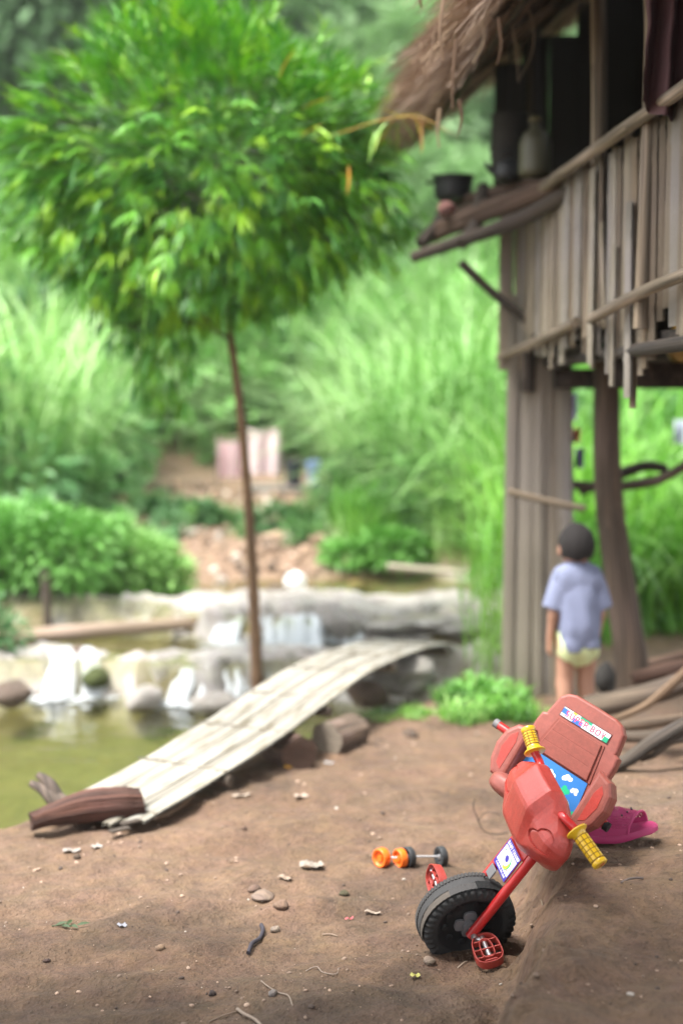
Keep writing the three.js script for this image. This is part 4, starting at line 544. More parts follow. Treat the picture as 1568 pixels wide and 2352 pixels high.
// ---------------------------------------------------------------- the bamboo bridge
{
  const r = rngOf(91), C = new THREE.CatmullRomCurve3([V(-0.84, 0.018, -4.44), V(-0.62, 0.06, -4.85), V(-0.385, 0.115, -5.3), V(-0.065, 0.185, -6.1), V(0.25, 0.16, -6.9), V(0.46, 0.07, -7.45)]);
  const b = thing('bamboo_bridge', 'pale footbridge of flattened bamboo strips sloping over the stream', 'footbridge', V(-0.82, 0, -4.46)), N = 10, W = 0.37;
  const frame = (t) => { const p = C.getPointAt(t), T = C.getTangentAt(t), S = V(-T.z, 0, T.x).normalize(); return [p, S, T]; };
  for (let i = 0; i < N; i++) {
    const o = (i + 0.5) / N - 0.5, w = W / N * rr(r, 0.92, 0.985), lift = rr(r, -0.003, 0.003), t0 = rr(r, 0, 0.035), t1 = 1 - rr(r, 0, 0.06), nodes = rr(r, 0, 1);
    const f = (s, t, up) => { const tt = lerp(t0, t1, t), [p, S] = frame(tt), a = (s - 0.5) * 2; return p.clone().addScaledVector(S, o * W + a * w / 2 + 0.004 * nz(tt * 8, i * 3.1)).add(V(0, up + lift + 0.004 * (1 - a * a) + 0.006 * nz(tt * 6, i * 1.7) + 0.003 * gau((((tt * 9 + nodes) % 1) - 0.5) / 0.03), 0)).sub(b.position); };
    const g = merge([grid((s, t) => f(s, t, 0.007), 4, 90), grid((s, t) => f(1 - s, t, -0.001), 4, 90)]);
    const uv = g.attributes.uv; for (let k = 0; k < uv.count; k++) uv.setXY(k, uv.getX(k) * w + i * 0.37, uv.getY(k) * 3.4);
    part('bamboo_strip', g, M.matStain[[0, 2, 1, 0, 3, 2, 0, 1, 2, 3][i]], b);
  }
  for (let i = 0; i < 8; i++) { const [p, S] = frame(0.05 + i * 0.128); const q = p.clone().sub(b.position); part('cross_tie', tube([-0.52, -0.25, 0, 0.25, 0.52].map((o, k) => q.clone().addScaledVector(S, o * W).add(V(0, 0.0105 + 0.002 * (k % 2), 0))), 0.0035, { rs: 6, flat: 0.7 }), M.mat[1 + i % 2 * 2], b); }
  for (let i = 0; i < 4; i++) { const [p, S] = frame(0.18 + i * 0.24), q = p.clone().sub(b.position); part('bearer', tube([-0.54, 0, 0.54].map((o) => q.clone().addScaledVector(S, o * W).add(V(0, -0.03, 0))), 0.022, { rs: 8 }), M.greywood, b); }
  // weathered scraps on the near end
  for (const [u, v, l] of [[275, 1905, 'grey torn scrap of wood lying on the near end of the bridge'], [300, 1888, 'second grey splinter lying near the corner of the bridge']]) { const p = onY(u, v, 0.035); solo('wood_scrap', box(0.07, 0.006, 0.03, 0.002).rotateY(0.7), M.greywood, l, 'scrap', p); }
}
{ // two sawn log blocks beside the bridge
  const blk = (u, v, d, rad, len, yaw, tilt, cb, ce, label, seed) => { const p = at(u, v, d), t = thing('log_block', label, 'log', p); t.rotation.set(0, yaw, tilt); const n = 7, prof = (z, seedz) => { const R = []; for (let i = 0; i < 14; i++) { const a = i / 14 * 6.283, k = rad * (1 + 0.16 * nz(Math.cos(a) * 1.2 + seed, Math.sin(a) * 1.2, seedz) + (Math.sin(a) > 0.55 ? -0.12 : 0)); R.push(V(Math.cos(a) * k, Math.sin(a) * k, z)); } return R; };
    const g = grid((s, q) => { const R = prof(lerp(-len / 2, len / 2, q), q * 0.8), k = s * 14, i = Math.floor(k) % 14; return R[i].clone().lerp(R[(i + 1) % 14], k - Math.floor(k)); }, 42, 16); const uv = g.attributes.uv; for (let k = 0; k < uv.count; k++) uv.setXY(k, uv.getX(k) * rad * 6, uv.getY(k) * len); part('bark', g, woodMat(lin(...cb), 8, 3, 0.01), t);
    for (const e of [0, 1]) { const R = prof(lerp(-len / 2, len / 2, e), e * 0.8); part('cut_end', grid((s, q) => { const k = s * 14, i = Math.floor(k) % 14; return R[i].clone().lerp(R[(i + 1) % 14], k - Math.floor(k)).multiplyScalar(1).lerp(V(0, 0, R[0].z), 1 - q).add(V(0, 0, (e ? 1 : -1) * 0.004 * nz(s * 11, q * 6))); }, 42, 6), woodMat(lin(...ce), 12, 12, 0.004), t); } };
  const p1 = onY(662, 1758, -0.03), p2 = onY(784, 1722, -0.03);
  blk(660, 1718, -p1.z, 0.075, 0.2, 0.5, 0.1, [0.2, 0.12, 0.09], [0.26, 0.16, 0.12], 'reddish brown log block under the right edge of the bamboo bridge', 2.2);
  blk(782, 1685, -p2.z, 0.075, 0.2, -0.6, -0.2, [0.3, 0.22, 0.17], [0.55, 0.47, 0.38], 'pale cut log block right of the bridge beside the weeds', 5.7);
}
// log and driftwood at the near end of the bridge
{
  const p = onY(190, 1925, 0), lg = thing('split_log', 'dark red brown split log lying across the near end of the bridge', 'log', p);
  const a = at(70, 1893, 4.42).sub(p), c = at(325, 1848, 4.55).sub(p), ax = c.clone().sub(a), Ln = ax.length(); ax.normalize();
  const up = V(0, 1, 0).addScaledVector(ax, -ax.y).normalize(), sd = ax.clone().cross(up);
  const prof = [[-0.05, -0.03], [-0.01, -0.052], [0.04, -0.045], [0.056, -0.01], [0.045, 0.028], [0.0, 0.045], [-0.03, 0.034], [-0.054, 0.0]];
  const ring = (t) => prof.map(([y, z], i) => { const k = lerp(0.62, 1.08, sst(0, 0.55, t)) * (1 - 0.1 * sst(0.8, 1, t)), n = 0.007 * fbm(t * 7, i * 1.7, 2, 3) + 0.004 * nz(t * 1.5, i * 5.1); return a.clone().addScaledVector(ax, t * Ln + 0.012 * nz(i * 3, t * 9)).addScaledVector(up, z * k + n + 0.012 + 0.02 * Math.sin(t * 3)).addScaledVector(sd, y * k + n); });
  const g0 = grid((s, t) => { const R = ring(t), n = prof.length, k = s * n, i = Math.floor(k) % n; return R[i].clone().lerp(R[(i + 1) % n], k - Math.floor(k)); }, 48, 60);
  const uv = g0.attributes.uv; for (let k = 0; k < uv.count; k++) uv.setXY(k, uv.getX(k) * 0.3, uv.getY(k) * Ln);
  part('bark', g0, M.redwood, lg);
  const cap = (t) => { const R = ring(t), m = R.reduce((s, q) => s.add(q), V(0, 0, 0)).multiplyScalar(1 / R.length); return grid((s, q) => { const n = prof.length, k = s * n, i = Math.floor(k) % n; return m.clone().lerp(R[i].clone().lerp(R[(i + 1) % n], k - Math.floor(k)), q).addScaledVector(ax, 0.004 * nz(s * 9, q * 9)); }, 48, 6); };
  part('cut_end', cap(1), woodMat(lin(0.15, 0.075, 0.055), 20, 20, 0.004), lg); part('cut_end', cap(0), woodMat(lin(0.17, 0.085, 0.06), 20, 20, 0.004), lg);
  const q = at(150, 1850, 4.62), dw = thing('driftwood', 'grey forked stub of driftwood sticking up behind the split log', 'driftwood', q), s = (u, v, d) => at(u, v, d).sub(q);
  part('branch', tube([s(195, 1885, 4.6), s(140, 1845, 4.62), s(100, 1812, 4.66), s(72, 1800, 4.68)], [0.034, 0.036, 0.026, 0.012], { rs: 10, rough: 0.3, freq: 9 }), woodMat(lin(0.22, 0.17, 0.14), 8, 2, 0.008), dw);
  part('branch', tube([s(140, 1842, 4.62), s(110, 1795, 4.66), s(88, 1780, 4.68)], [0.024, 0.021, 0.012], { rs: 9, rough: 0.25, freq: 9, seed: 3 }), woodMat(lin(0.2, 0.155, 0.13), 8, 2, 0.008), dw);
}
// ---------------------------------------------------------------- across the stream
{
  const b = at(-60, 1472, 7.95), lp = (u, v, d) => at(u, v, d).sub(b);
  solo('fallen_pole', tube([lp(-60, 1472, 7.95), lp(150, 1455, 8.0), lp(360, 1438, 8.1), lp(530, 1420, 8.2)], [0.05, 0.046, 0.04, 0.034], { rs: 10, rough: 0.12, freq: 3 }), woodMat(lin(0.46, 0.35, 0.26), 6, 1), 'long pale fallen pole lying along the left bank below the bush', 'log', b);
  const c = at(890, 1308, 9.4), lq = (u, v, d) => at(u, v, d).sub(c);
  solo('bamboo_pole', tube([lq(890, 1302, 9.4), lq(1030, 1312, 9.3), lq(1180, 1320, 9.1)], 0.024, { rs: 9 }), woodMat(lin(0.66, 0.6, 0.48), 6, 1), 'light horizontal bamboo pole crossing behind the reeds', 'pole', c);
  solo('stake', tube([V(0, -0.2, 0), V(0.01, 0.15, 0), V(0, 0.34, 0)], 0.028, { rs: 8, rough: 0.15 }), M.greywood, 'grey upright stake in front of the large bush on the left', 'stake', at(106, 1440, 8.5));
  const w = at(678, 1340, 9.3), pot = thing('white_pot', 'round white enamel pot standing on the far shore', 'pot', w.clone().add(V(0, -0.06, 0))); const wm = std(lin(0.8, 0.8, 0.8), { roughness: 0.35 });
  part('body', new THREE.LatheGeometry([[0.001, 0], [0.045, 0.004], [0.07, 0.04], [0.074, 0.075], [0.066, 0.105], [0.06, 0.11], [0.056, 0.108], [0.066, 0.075], [0.001, 0.01]].map((q) => new THREE.Vector2(...q)), 30), wm, pot); part('lid', new THREE.LatheGeometry([[0.001, 0.142], [0.01, 0.142], [0.012, 0.13], [0.05, 0.12], [0.064, 0.108], [0.001, 0.108]].map((q) => new THREE.Vector2(...q)), 30), wm, pot);
  solo('pink_cloth', stoneGeo(0.08, 0.03, 0.05, 51, 0.35, 3, false), std(lin(0.6, 0.32, 0.32)), 'crumpled pink cloth on the far shore left of the thin trunk', 'cloth', at(525, 1385, 9.0));
  // drying terrace: concrete slab, laundry on a low line, bucket
  const s0 = at(680, 1112, 13), slab = solo('washing_slab', box(0.95, 0.09, 0.6, 0.01), rockMat(lin(0.55, 0.5, 0.45)), 'pale concrete slab under the bucket and the laundry', 'slab', V(s0.x - 0.02, s0.y - 0.06, s0.z - 0.1)); slab.rotation.y = 0.05;
  const top = s0.y - 0.015;
  const cloth = (u, v, w0, h, seed, c, label) => { const p = at(u, v, 13.1); return solo('hanging_laundry', grid((s, t) => V((s - 0.5) * w0 + 0.02 * nz(t * 3, seed), -t * h + (0.02 * Math.sin(s * 3.1)) * (t < 0.1 ? -1 : 0.6), 0.05 * Math.sin(s * 11 + seed + t)), 26, 24), std(c, { roughness: 0.95 }), label, 'laundry', p, 'laundry drying behind the thin trunk'); };
  cloth(528, 1010, 0.21, 0.36, 1, lin(0.72, 0.52, 0.55), 'pale pink cloth hanging left of the thin trunk'); cloth(603, 985, 0.3, 0.43, 4, lin(0.7, 0.55, 0.57), 'larger pale pink cloth hanging right of the thin trunk');
  const la = at(495, 1012, 13.12), lb = at(650, 985, 13.12); const rack = thing('drying_rack', 'low pole rack that carries the pink laundry', 'rack', V((la.x + lb.x) / 2, top - 0.05, la.z)); const rl = (x, y) => V(x - rack.position.x, y - rack.position.y, 0);
  part('rail', tube([rl(la.x, la.y), rl(lb.x, lb.y)], 0.012, { rs: 6 }), M.pole, rack); for (const x of [la.x + 0.02, lb.x - 0.02]) part('leg', tube([rl(x, top - 0.1), rl(x, la.y + 0.05)], 0.014, { rs: 6 }), M.pole, rack);
  const bucket = (p, rad, h, c, label, hm) => { const t = thing('bucket', label, 'bucket', p); part('body', new THREE.LatheGeometry([[0.001, 0.004], [rad * 0.78, 0], [rad, h], [rad * 1.08, h], [rad * 1.08, h + 0.012], [rad * 0.97, h + 0.012], [rad * 0.75, 0.012], [0.001, 0.012]].map((q) => new THREE.Vector2(...q)), 28), std(c, { roughness: 0.45 }), t); part('handle', new THREE.TorusGeometry(rad * 1.04, 0.006, 6, 30, Math.PI).rotateX(-1.2).translate(0, h, 0), hm, t); return t; };
  const bp = at(675, 1092, 12.95); bucket(V(bp.x, top, bp.z), 0.084, 0.22, lin(0.015, 0.02, 0.045), 'dark blue bucket standing on the concrete slab', std(lin(0.1, 0.02, 0.06)));
  const b2 = at(720, 1068, 13.2); bucket(V(b2.x, top + 0.005, b2.z), 0.066, 0.19, lin(0.2, 0.27, 0.62), 'light blue bucket right of the dark blue bucket', std(lin(0.25, 0.3, 0.6)));
}
// ---------------------------------------------------------------- small things on the yard
const groundY = (p) => G(p.x, -p.z);
function onLand(u, v) { let p = onY(u, v, 0); for (let i = 0; i < 12; i++) p = onY(u, v, lerp(p.y, groundY(p), 0.8)); return V(p.x, groundY(p), p.z); }
{ // broken toy car axle
  const a = onLand(868, 1990), t = thing('toy_axle', 'broken toy axle with orange and black wheels on the bare earth', 'toy', a);
  const S = -a.z / F, om = std(lin(0.85, 0.16, 0.015), { roughness: 0.4 }), bm = std(lin(0.025, 0.027, 0.03), { roughness: 0.6 }), mm = std(lin(0.55, 0.55, 0.57), { metalness: 0.8, roughness: 0.35 });
  const wheelGeo = (R, w, hubR) => new THREE.LatheGeometry([[0.002, -w * 0.15], [hubR, -w * 0.15], [hubR * 1.05, -w * 0.42], [R * 0.92, -w / 2], [R, -w * 0.35], [R, w * 0.35], [R * 0.92, w / 2], [hubR * 1.05, w * 0.42], [hubR, w * 0.15], [0.002, w * 0.15]].map((q) => new THREE.Vector2(...q)), 30).rotateZ(Math.PI / 2);
  const W = (dx, R, w, mat, yaw, hub, dz = 0) => { const m = part('wheel', wheelGeo(R, w, R * hub), mat, t); m.position.set(dx * S, R - 0.002, dz); m.rotation.set(0, yaw, 0); const c = part('cap', new THREE.CylinderGeometry(R * hub * 0.5, R * hub * 0.5, w * 0.7, 16).rotateZ(Math.PI / 2), mat === om ? om : mm, m); return m; };
  W(8, 0.028, 0.026, om, 0.75, 0.7); W(52, 0.028, 0.024, om, 0.5, 0.7, 0.006); W(72, 0.03, 0.02, bm, 0.5, 0.62, 0.0); W(148, 0.03, 0.021, bm, 0.42, 0.5, -0.004);
  part('rod', tube([V(10 * S, 0.027, 0), V(50 * S, 0.027, 0.004)], 0.0028, { rs: 8 }), mm, t); part('rod', tube([V(74 * S, 0.029, 0), V(148 * S, 0.028, -0.004)], 0.0032, { rs: 8 }), mm, t);
}
{ // stones, scraps and litter
  const r = rngOf(404), st = (u, v, s, c, label, flat = 0.6) => { const p = onLand(u, v); const o = solo('stone', stoneGeo(s, s * flat, s * 0.85, u * 0.13, 0.3, 2), rockMat(lin(...c), 0.006), label, 'stone', p); o.position.y += s * flat * 0.4; o.rotation.y = u; return o; };
  st(645, 2084, 0.026, [0.3, 0.2, 0.145], 'brown stone in the middle of the yard', 0.55); st(605, 2062, 0.04, [0.31, 0.23, 0.18], 'flat pale clod beside the white scrap', 0.35); st(585, 2045, 0.022, [0.2, 0.13, 0.1], 'small dark stone behind the flat pale clod', 0.5);
  st(632, 2140, 0.015, [0.34, 0.28, 0.23], 'rounded pale pebble below the brown stone', 0.8); st(368, 2180, 0.013, [0.36, 0.25, 0.17], 'tan pebble in the lower left of the yard', 0.7); st(626, 2285, 0.013, [0.3, 0.27, 0.25], 'grey pebble beside the pale string', 0.75); st(488, 2285, 0.011, [0.07, 0.05, 0.045], 'dark pebble at the bottom of the yard', 0.7);
  st(986, 2212, 0.0175, [0.31, 0.24, 0.19], 'pale pebble in front of the big black wheel', 0.7); st(108, 2208, 0.011, [0.1, 0.06, 0.05], 'small dark chip of stone at the lower left', 0.4); st(178, 1972, 0.014, [0.1, 0.07, 0.05], 'dark lump of earth in front of the split log', 0.8); st(560, 1905, 0.012, [0.16, 0.1, 0.07], 'small dark stone beyond the middle of the yard', 0.6); st(790, 2055, 0.018, [0.09, 0.08, 0.04], 'dark pebble left of the big black wheel', 0.5);
  st(536, 1980, 0.016, [0.2, 0.13, 0.09], 'brown pebble left of the white scrap', 0.5);
  const scrap = (u, v, w, h, c, label, name, cat, crump = 0.006, yaw = 0) => { const p = onLand(u, v); const o = solo(name, grid((s, t) => V((s - 0.5) * w * (0.9 + 0.22 * nz(t * 3.1, u)), 0.003 + crump * (1 + fbm(s * 4 + u, t * 4, 1, 2) * 1.4) + 0.003 * Math.sin(s * 7), (t - 0.5) * h * (0.9 + 0.22 * nz(s * 3.1, u * 1.7, 4) - 0.3 * s * ((u * 7) % 2 - 0.6))), 12, 10), std(lin(...c), { roughness: 0.7 }), label, cat, p); o.rotation.y = yaw; return o; };
  scrap(715, 1996, 0.07, 0.05, [0.25, 0.215, 0.18], 'crumpled whitish scrap in the middle of the yard', 'scrap_of_paper', 'scrap', 0.012, 0.2); scrap(655, 2020, 0.05, 0.022, [0.24, 0.18, 0.135], 'flat tan chip of bark left of the whitish scrap', 'bark_chip', 'scrap', 0.004, -0.5);
  scrap(165, 1957, 0.055, 0.03, [0.24, 0.21, 0.185], 'pale flat chip in front of the split log', 'wood_chip', 'scrap', 0.004, 0.2); scrap(222, 1948, 0.03, 0.03, [0.24, 0.21, 0.185], 'small pale flake right of the flat chip', 'wood_chip', 'scrap', 0.004, 0.8); scrap(281, 2128, 0.022, 0.026, [0.2, 0.2, 0.23], 'small slate grey flake at the lower left', 'slate_flake', 'scrap', 0.002, 0.5);
  scrap(555, 1830, 0.07, 0.02, [0.34, 0.27, 0.21], 'pale splinter on the ground right of the bridge', 'splinter', 'scrap', 0.004, 0.5); scrap(855, 2100, 0.05, 0.014, [0.3, 0.24, 0.19], 'pale dry leaf left of the big black wheel', 'dry_leaf', 'leaf', 0.004, -0.2); scrap(953, 2247, 0.026, 0.016, [0.38, 0.36, 0.1], 'yellow green fallen leaf in front of the big black wheel', 'fallen_leaf', 'leaf', 0.005, 0.4); scrap(802, 2114, 0.026, 0.006, [0.6, 0.1, 0.12], 'tiny red strip of plastic on the earth', 'plastic_strip', 'scrap', 0.003, 0.6);
  scrap(755, 1755, 0.035, 0.02, [0.5, 0.5, 0.52], 'small white flake near the pale angular stone', 'plastic_flake', 'scrap', 0.003, 0.2); scrap(660, 1765, 0.03, 0.014, [0.8, 0.4, 0.03], 'orange peel flake in front of the reddish stone', 'orange_flake', 'scrap', 0.004, 0.1); scrap(690, 1832, 0.05, 0.03, [0.31, 0.24, 0.19], 'dusty pale flake beyond the whitish scrap', 'wood_chip', 'scrap', 0.005, 0.4);
  const str = (name, pts, rad, c, label, cat) => { const b = onLand(...pts[0]); solo(name, tube(pts.map((q) => onLand(...q).sub(b).add(V(0, rad * 1.2 + (q[2] ?? 0), 0))), rad, { rs: 5, rough: 0.25, freq: 60 }), std(lin(...c)), label, cat, b); };
  str('dark_rag', [[600, 2130], [604, 2145, 0.004], [596, 2162], [578, 2178, 0.004], [570, 2195]], 0.006, [0.035, 0.03, 0.04], 'twisted strip of dark rag in the middle of the yard', 'rag');
  str('string', [[600, 2255], [615, 2270, 0.003], [640, 2282], [660, 2290, 0.003], [672, 2312]], 0.0018, [0.27, 0.21, 0.165], 'pale frayed string at the bottom of the yard', 'string'); str('string', [[545, 2322], [560, 2336, 0.003], [585, 2346], [600, 2360]], 0.004, [0.26, 0.2, 0.155], 'thicker frayed string at the bottom edge', 'string'); str('string', [[702, 2232], [725, 2225, 0.004], [742, 2235], [770, 2242, 0.003], [778, 2225]], 0.0014, [0.27, 0.21, 0.17], 'tangled pale thread right of the dark rag', 'string');
  str('twig', [[775, 2152], [760, 2148], [740, 2150, 0.002]], 0.002, [0.25, 0.18, 0.13], 'thin dry twig right of the pebbles', 'twig'); str('twig', [[1425, 2030], [1450, 2025, 0.003], [1475, 2020]], 0.003, [0.12, 0.09, 0.08], 'short dark twig lying on the raised bank', 'twig'); str('twig', [[1238, 2020], [1246, 2014, 0.002]], 0.002, [0.2, 0.15, 0.1], 'broken bit of twig at the foot of the fairing', 'twig'); str('twig', [[480, 2350], [510, 2338, 0.002], [545, 2325]], 0.002, [0.2, 0.14, 0.1], 'thin twig at the bottom edge left of the strings', 'twig');
  str('twig', [[1050, 2225], [1065, 2215, 0.003], [1072, 2210]], 0.0016, [0.33, 0.26, 0.2], 'straw coloured twig before the near pedal', 'twig');
  const lv = onLand(155, 2130), sprig = thing('green_sprig', 'small wilted green sprig at the lower left of the yard', 'sprig', lv), lg = leafGeo(0.035, 0.012, 0.2), lm = leafMat(lin(0.05, 0.085, 0.03), 0.3, 0.6);
  for (let i = 0; i < 5; i++) part('leaf', lg, lm, sprig).applyMatrix4(aim(V(-0.03 + i * 0.014, 0.006, 0), V(0.6 + 0.3 * Math.sin(i * 2), 0.25, Math.sin(i * 2.4)).normalize(), 0.4, 1)); part('stem', tube([V(-0.04, 0.004, 0), V(0, 0.008, 0.005), V(0.03, 0.004, 0.01)], 0.0015, { rs: 5 }), lm, sprig);
  // thin bent wire poking out of the ground
  const wq = onLand(1150, 1916), w3 = (u, v, dz = 0) => at(u, v, -wq.z + dz).sub(wq); solo('bent_wire', tube([w3(1165, 1912), w3(1130, 1916), w3(1108, 1905), w3(1096, 1880), w3(1086, 1850), w3(1090, 1835)], 0.0017, { rs: 5 }), std(lin(0.03, 0.026, 0.024)), 'thin dark bent wire sticking out of the earth', 'wire', wq);
  solo('bent_wire', tube([w3(1096, 1888), w3(1112, 1868), w3(1130, 1866), w3(1148, 1872)], 0.0013, { rs: 5 }), std(lin(0.03, 0.026, 0.024)), 'thinner loop of wire beside the bent wire', 'wire', wq);
  // gravel nobody could count
  const geo = [stoneGeo(1, 0.6, 0.85, 1.3, 0.3, 1, false), stoneGeo(1, 0.5, 0.7, 4.1, 0.3, 1)]; const mats = [[], []], cols = [[], []];
  for (let i = 0; i < 4600; i++) { const x = rr(r, -1.6, 1.7), d = lerp(2.8, 6.2, Math.pow(r(), 1.4)); if (d > shore(x) - 0.05) continue; if (fbm(x * 1.6 + 4, d * 1.6, 2.1, 3) < rr(r, -0.35, 0.3)) continue; const s = 0.0016 + 0.008 * Math.pow(r(), 5), w = r() < 0.5 ? 0 : 1, k = rr(r, 0.5, 1.5), q = r(); mats[w].push(new THREE.Matrix4().compose(V(x, G(x, d) + s * 0.2, -d), new THREE.Quaternion().setFromEuler(new THREE.Euler(rr(r, -0.3, 0.3), r() * 6, rr(r, -0.3, 0.3))), V(s, s, s))); cols[w].push(q < 0.04 ? lin(0.4, 0.35, 0.3) : q < 0.25 ? lin(0.07, 0.05, 0.04) : lin(0.27 * k, 0.19 * k, 0.14 * k)); }
  mats.forEach((m, w) => tag(instanced('gravel', geo[w], std(lin(1, 1, 1), { roughness: 0.95 }), m, cols[w], scene), w ? 'flat crumbs of stone strewn over the bare earth' : 'rounded grains of gravel strewn over the bare earth', 'gravel'));
}
// ---------------------------------------------------------------- the tricycle
function localFrame(p) { const T = EYE.clone().sub(p).normalize(), R = V(0, 1, 0).cross(T).normalize(), U = T.clone().cross(R); return (x, y, z) => R.clone().multiplyScalar(x).addScaledVector(U, y).addScaledVector(T, z); }
{
  const H = at(1056, 2111, 3.45), fr = localFrame(H);
  // steering axes: a along the wheel axle, b up the fork, c forward
  const A = fr(0.285, -0.672, 0.683).normalize(); let B = fr(0.54, 0.70, 0.463); B.addScaledVector(A, -B.dot(A)).normalize(); const Cc = A.clone().cross(B);
  const base = V(H.x, 0, H.z), t = thing('tricycle', 'red plastic child tricycle with yellow grips leaning nose down off the bank', 'tricycle', base);
  const M1 = new THREE.Matrix4().makeBasis(A, B, Cc).setPosition(H.clone().sub(base));
  const pin = (u, v, a) => { // the point of the steering frame with the given a that the sight line meets
    const r = ray(u, v), n = Cc, o = H.clone().addScaledVector(A, a), d1 = o.clone().sub(EYE); const m = new THREE.Matrix3().set(r.x, -B.x, -Cc.x, r.y, -B.y, -Cc.y, r.z, -B.z, -Cc.z).invert(); const s = d1.applyMatrix3(m); return V(a, s.y, s.z); };
  const MW = M1.clone().multiply(new THREE.Matrix4().makeTranslation(0, 0.006, -0.018));
  const add = (name, geo, mat, parent = t, m = M1) => part(name, geo.applyMatrix4(m), mat, parent);
  const red = new THREE.MeshPhysicalMaterial({ color: lin(0.43, 0.048, 0.036), map: rep(scuffMap, 5, 5), roughnessMap: scuffRough, roughness: 0.55, clearcoat: 0.15, clearcoatRoughness: 0.35, bumpMap: rep(soilBump, 9, 9), bumpScale: 0.0006, side: THREE.DoubleSide });
  const faded = new THREE.MeshPhysicalMaterial({ color: lin(0.28, 0.07, 0.052), map: rep(scuffMap, 5, 5), roughnessMap: scuffRough, roughness: 0.75, clearcoat: 0.08, clearcoatRoughness: 0.5, side: THREE.DoubleSide });
  const dull = std(lin(0.36, 0.035, 0.028), { roughness: 0.7 }), pipe = new THREE.MeshPhysicalMaterial({ color: lin(0.5, 0.018, 0.018), roughness: 0.38, clearcoat: 0.4, clearcoatRoughness: 0.25, map: rep(scuffMap, 12, 2) });
  const yellow = new THREE.MeshPhysicalMaterial({ color: lin(0.6, 0.36, 0.012), roughness: 0.32, clearcoat: 0.3, clearcoatRoughness: 0.2 }), rubber = std(lin(0.028, 0.027, 0.027), { roughness: 0.85, map: rep(scuffMap, 9, 2) }), black = std(lin(0.012, 0.012, 0.013), { roughness: 0.6 }), grey = std(lin(0.14, 0.135, 0.14), { roughness: 0.6 }), steel = std(lin(0.6, 0.6, 0.62), { metalness: 0.9, roughness: 0.3 });
  // front wheel: tyre, tread blocks, worn strap, dished black rim, hub
  const Rw = 0.121, ww = 0.034;
  const tyreProf = (a) => { const pts = []; for (let i = 0; i <= 26; i++) { const q = i / 26 * Math.PI * 2, x = Math.cos(q), y = Math.sin(q), px = Math.sign(x) * Math.abs(x) ** 0.72, py = Math.sign(y) * Math.abs(y) ** 0.72; pts.push([px * ww, Rw - 0.021 + py * 0.0205]); } return pts; };
  { const n = 180, P0 = tyreProf(); const g = grid((s, q) => { const k = Math.min(26, Math.round(s * 26)), [w0, r0] = P0[k], an = q * Math.PI * 2, sh = sst(0.55, 0.95, Math.abs(w0) / ww) * sst(Rw - 0.03, Rw - 0.012, r0), lug = sh * (Math.sin(an * 38 + (w0 > 0 ? 0.5 : 0)) > -0.15 ? 0.0035 : -0.0025); return V(w0 + Math.sign(w0) * lug * 0.6, Math.sin(an) * (r0 + lug), Math.cos(an) * (r0 + lug)); }, 26, n); add('tyre', g, rubber, t, MW); }
  const rimG = new THREE.LatheGeometry([[0.002, 0.012], [0.02, 0.012], [0.03, 0.008], [0.052, 0.006], [0.072, 0.012], [0.08, 0.024], [0.088, 0.026], [0.088, -0.026], [0.08, -0.024], [0.07, -0.012], [0.03, -0.008], [0.002, -0.012]].map((p) => new THREE.Vector2(...p)), 64).rotateZ(-Math.PI / 2);
  const rim = add('rim', rimG, black, t, MW);
  const boss = []; for (let i = 0; i < 10; i++) { const an = i / 10 * 6.283; boss.push(moved(new THREE.CylinderGeometry(0.007, 0.009, 0.006, 12).rotateZ(-Math.PI / 2), 0.0125, Math.sin(an) * 0.062, Math.cos(an) * 0.062)); } add('rim_boss', merge(boss), black, rim, MW);
  const lobe = (an, s) => { const sh = new THREE.Shape(); sh.moveTo(-0.007, 0); sh.quadraticCurveTo(-0.02, 0.024, -0.013, 0.034); sh.quadraticCurveTo(0, 0.041, 0.013, 0.034); sh.quadraticCurveTo(0.02, 0.024, 0.007, 0); return new THREE.ExtrudeGeometry(sh, { depth: 0.006, bevelEnabled: true, bevelSize: 0.0015, bevelThickness: 0.0015, bevelSegments: 2 }).rotateY(Math.PI / 2).applyMatrix4(new THREE.Matrix4().makeRotationX(an)).translate(s, 0, 0); };
  for (let i = 0; i < 4; i++) add('hub_lobe', lobe(i * Math.PI / 2 + 0.5, 0.0135), grey, t, MW);
  add('hub', new THREE.CylinderGeometry(0.015, 0.018, 0.066, 24).rotateZ(Math.PI / 2), grey, t, MW);
  // strap of old tyre wound over the tread, near-black strip painted as the dark inside a torn gap
  const strap = (q0, q1, w0, w1, lift, name, mat) => add(name, merge([grid((s, q) => { const an = lerp(q0, q1, q), k = Rw + lift + 0.0012 * nz(q * 20, s * 4); return V(lerp(w0, w1, s) + 0.002 * nz(q * 14, s * 3, 5), Math.sin(an) * k, Math.cos(an) * k); }, 6, 40), grid((s, q) => { const an = lerp(q0, q1, q), k = Rw + lift - 0.002; return V(lerp(w1, w0, s), Math.sin(an) * k, Math.cos(an) * k); }, 6, 40)]), mat, t, MW);
  const strapM = std(lin(0.075, 0.07, 0.068), { roughness: 0.9, map: rep(scuffMap, 3, 3) }), strapT = std(lin(0.12, 0.1, 0.083), { roughness: 0.9, map: rep(scuffMap, 3, 3) });
  strap(0.55, 1.12, 0.004, 0.026, 0.003, 'tread_strap', strapM); strap(-0.2, 0.56, 0.006, 0.025, 0.0022, 'tread_strap', strapT); strap(-0.75, -0.18, 0.008, 0.024, 0.002, 'tread_strap', strapT); strap(-1.0, 1.35, -0.03, 0.004, 0.0025, 'tread_strap', std(lin(0.07, 0.068, 0.068), { roughness: 0.9, map: rep(scuffMap, 4, 4) })); strap(1.12, 1.75, 0.002, 0.027, 0.005, 'gap_shade_strip', std(lin(0.004, 0.004, 0.004)));
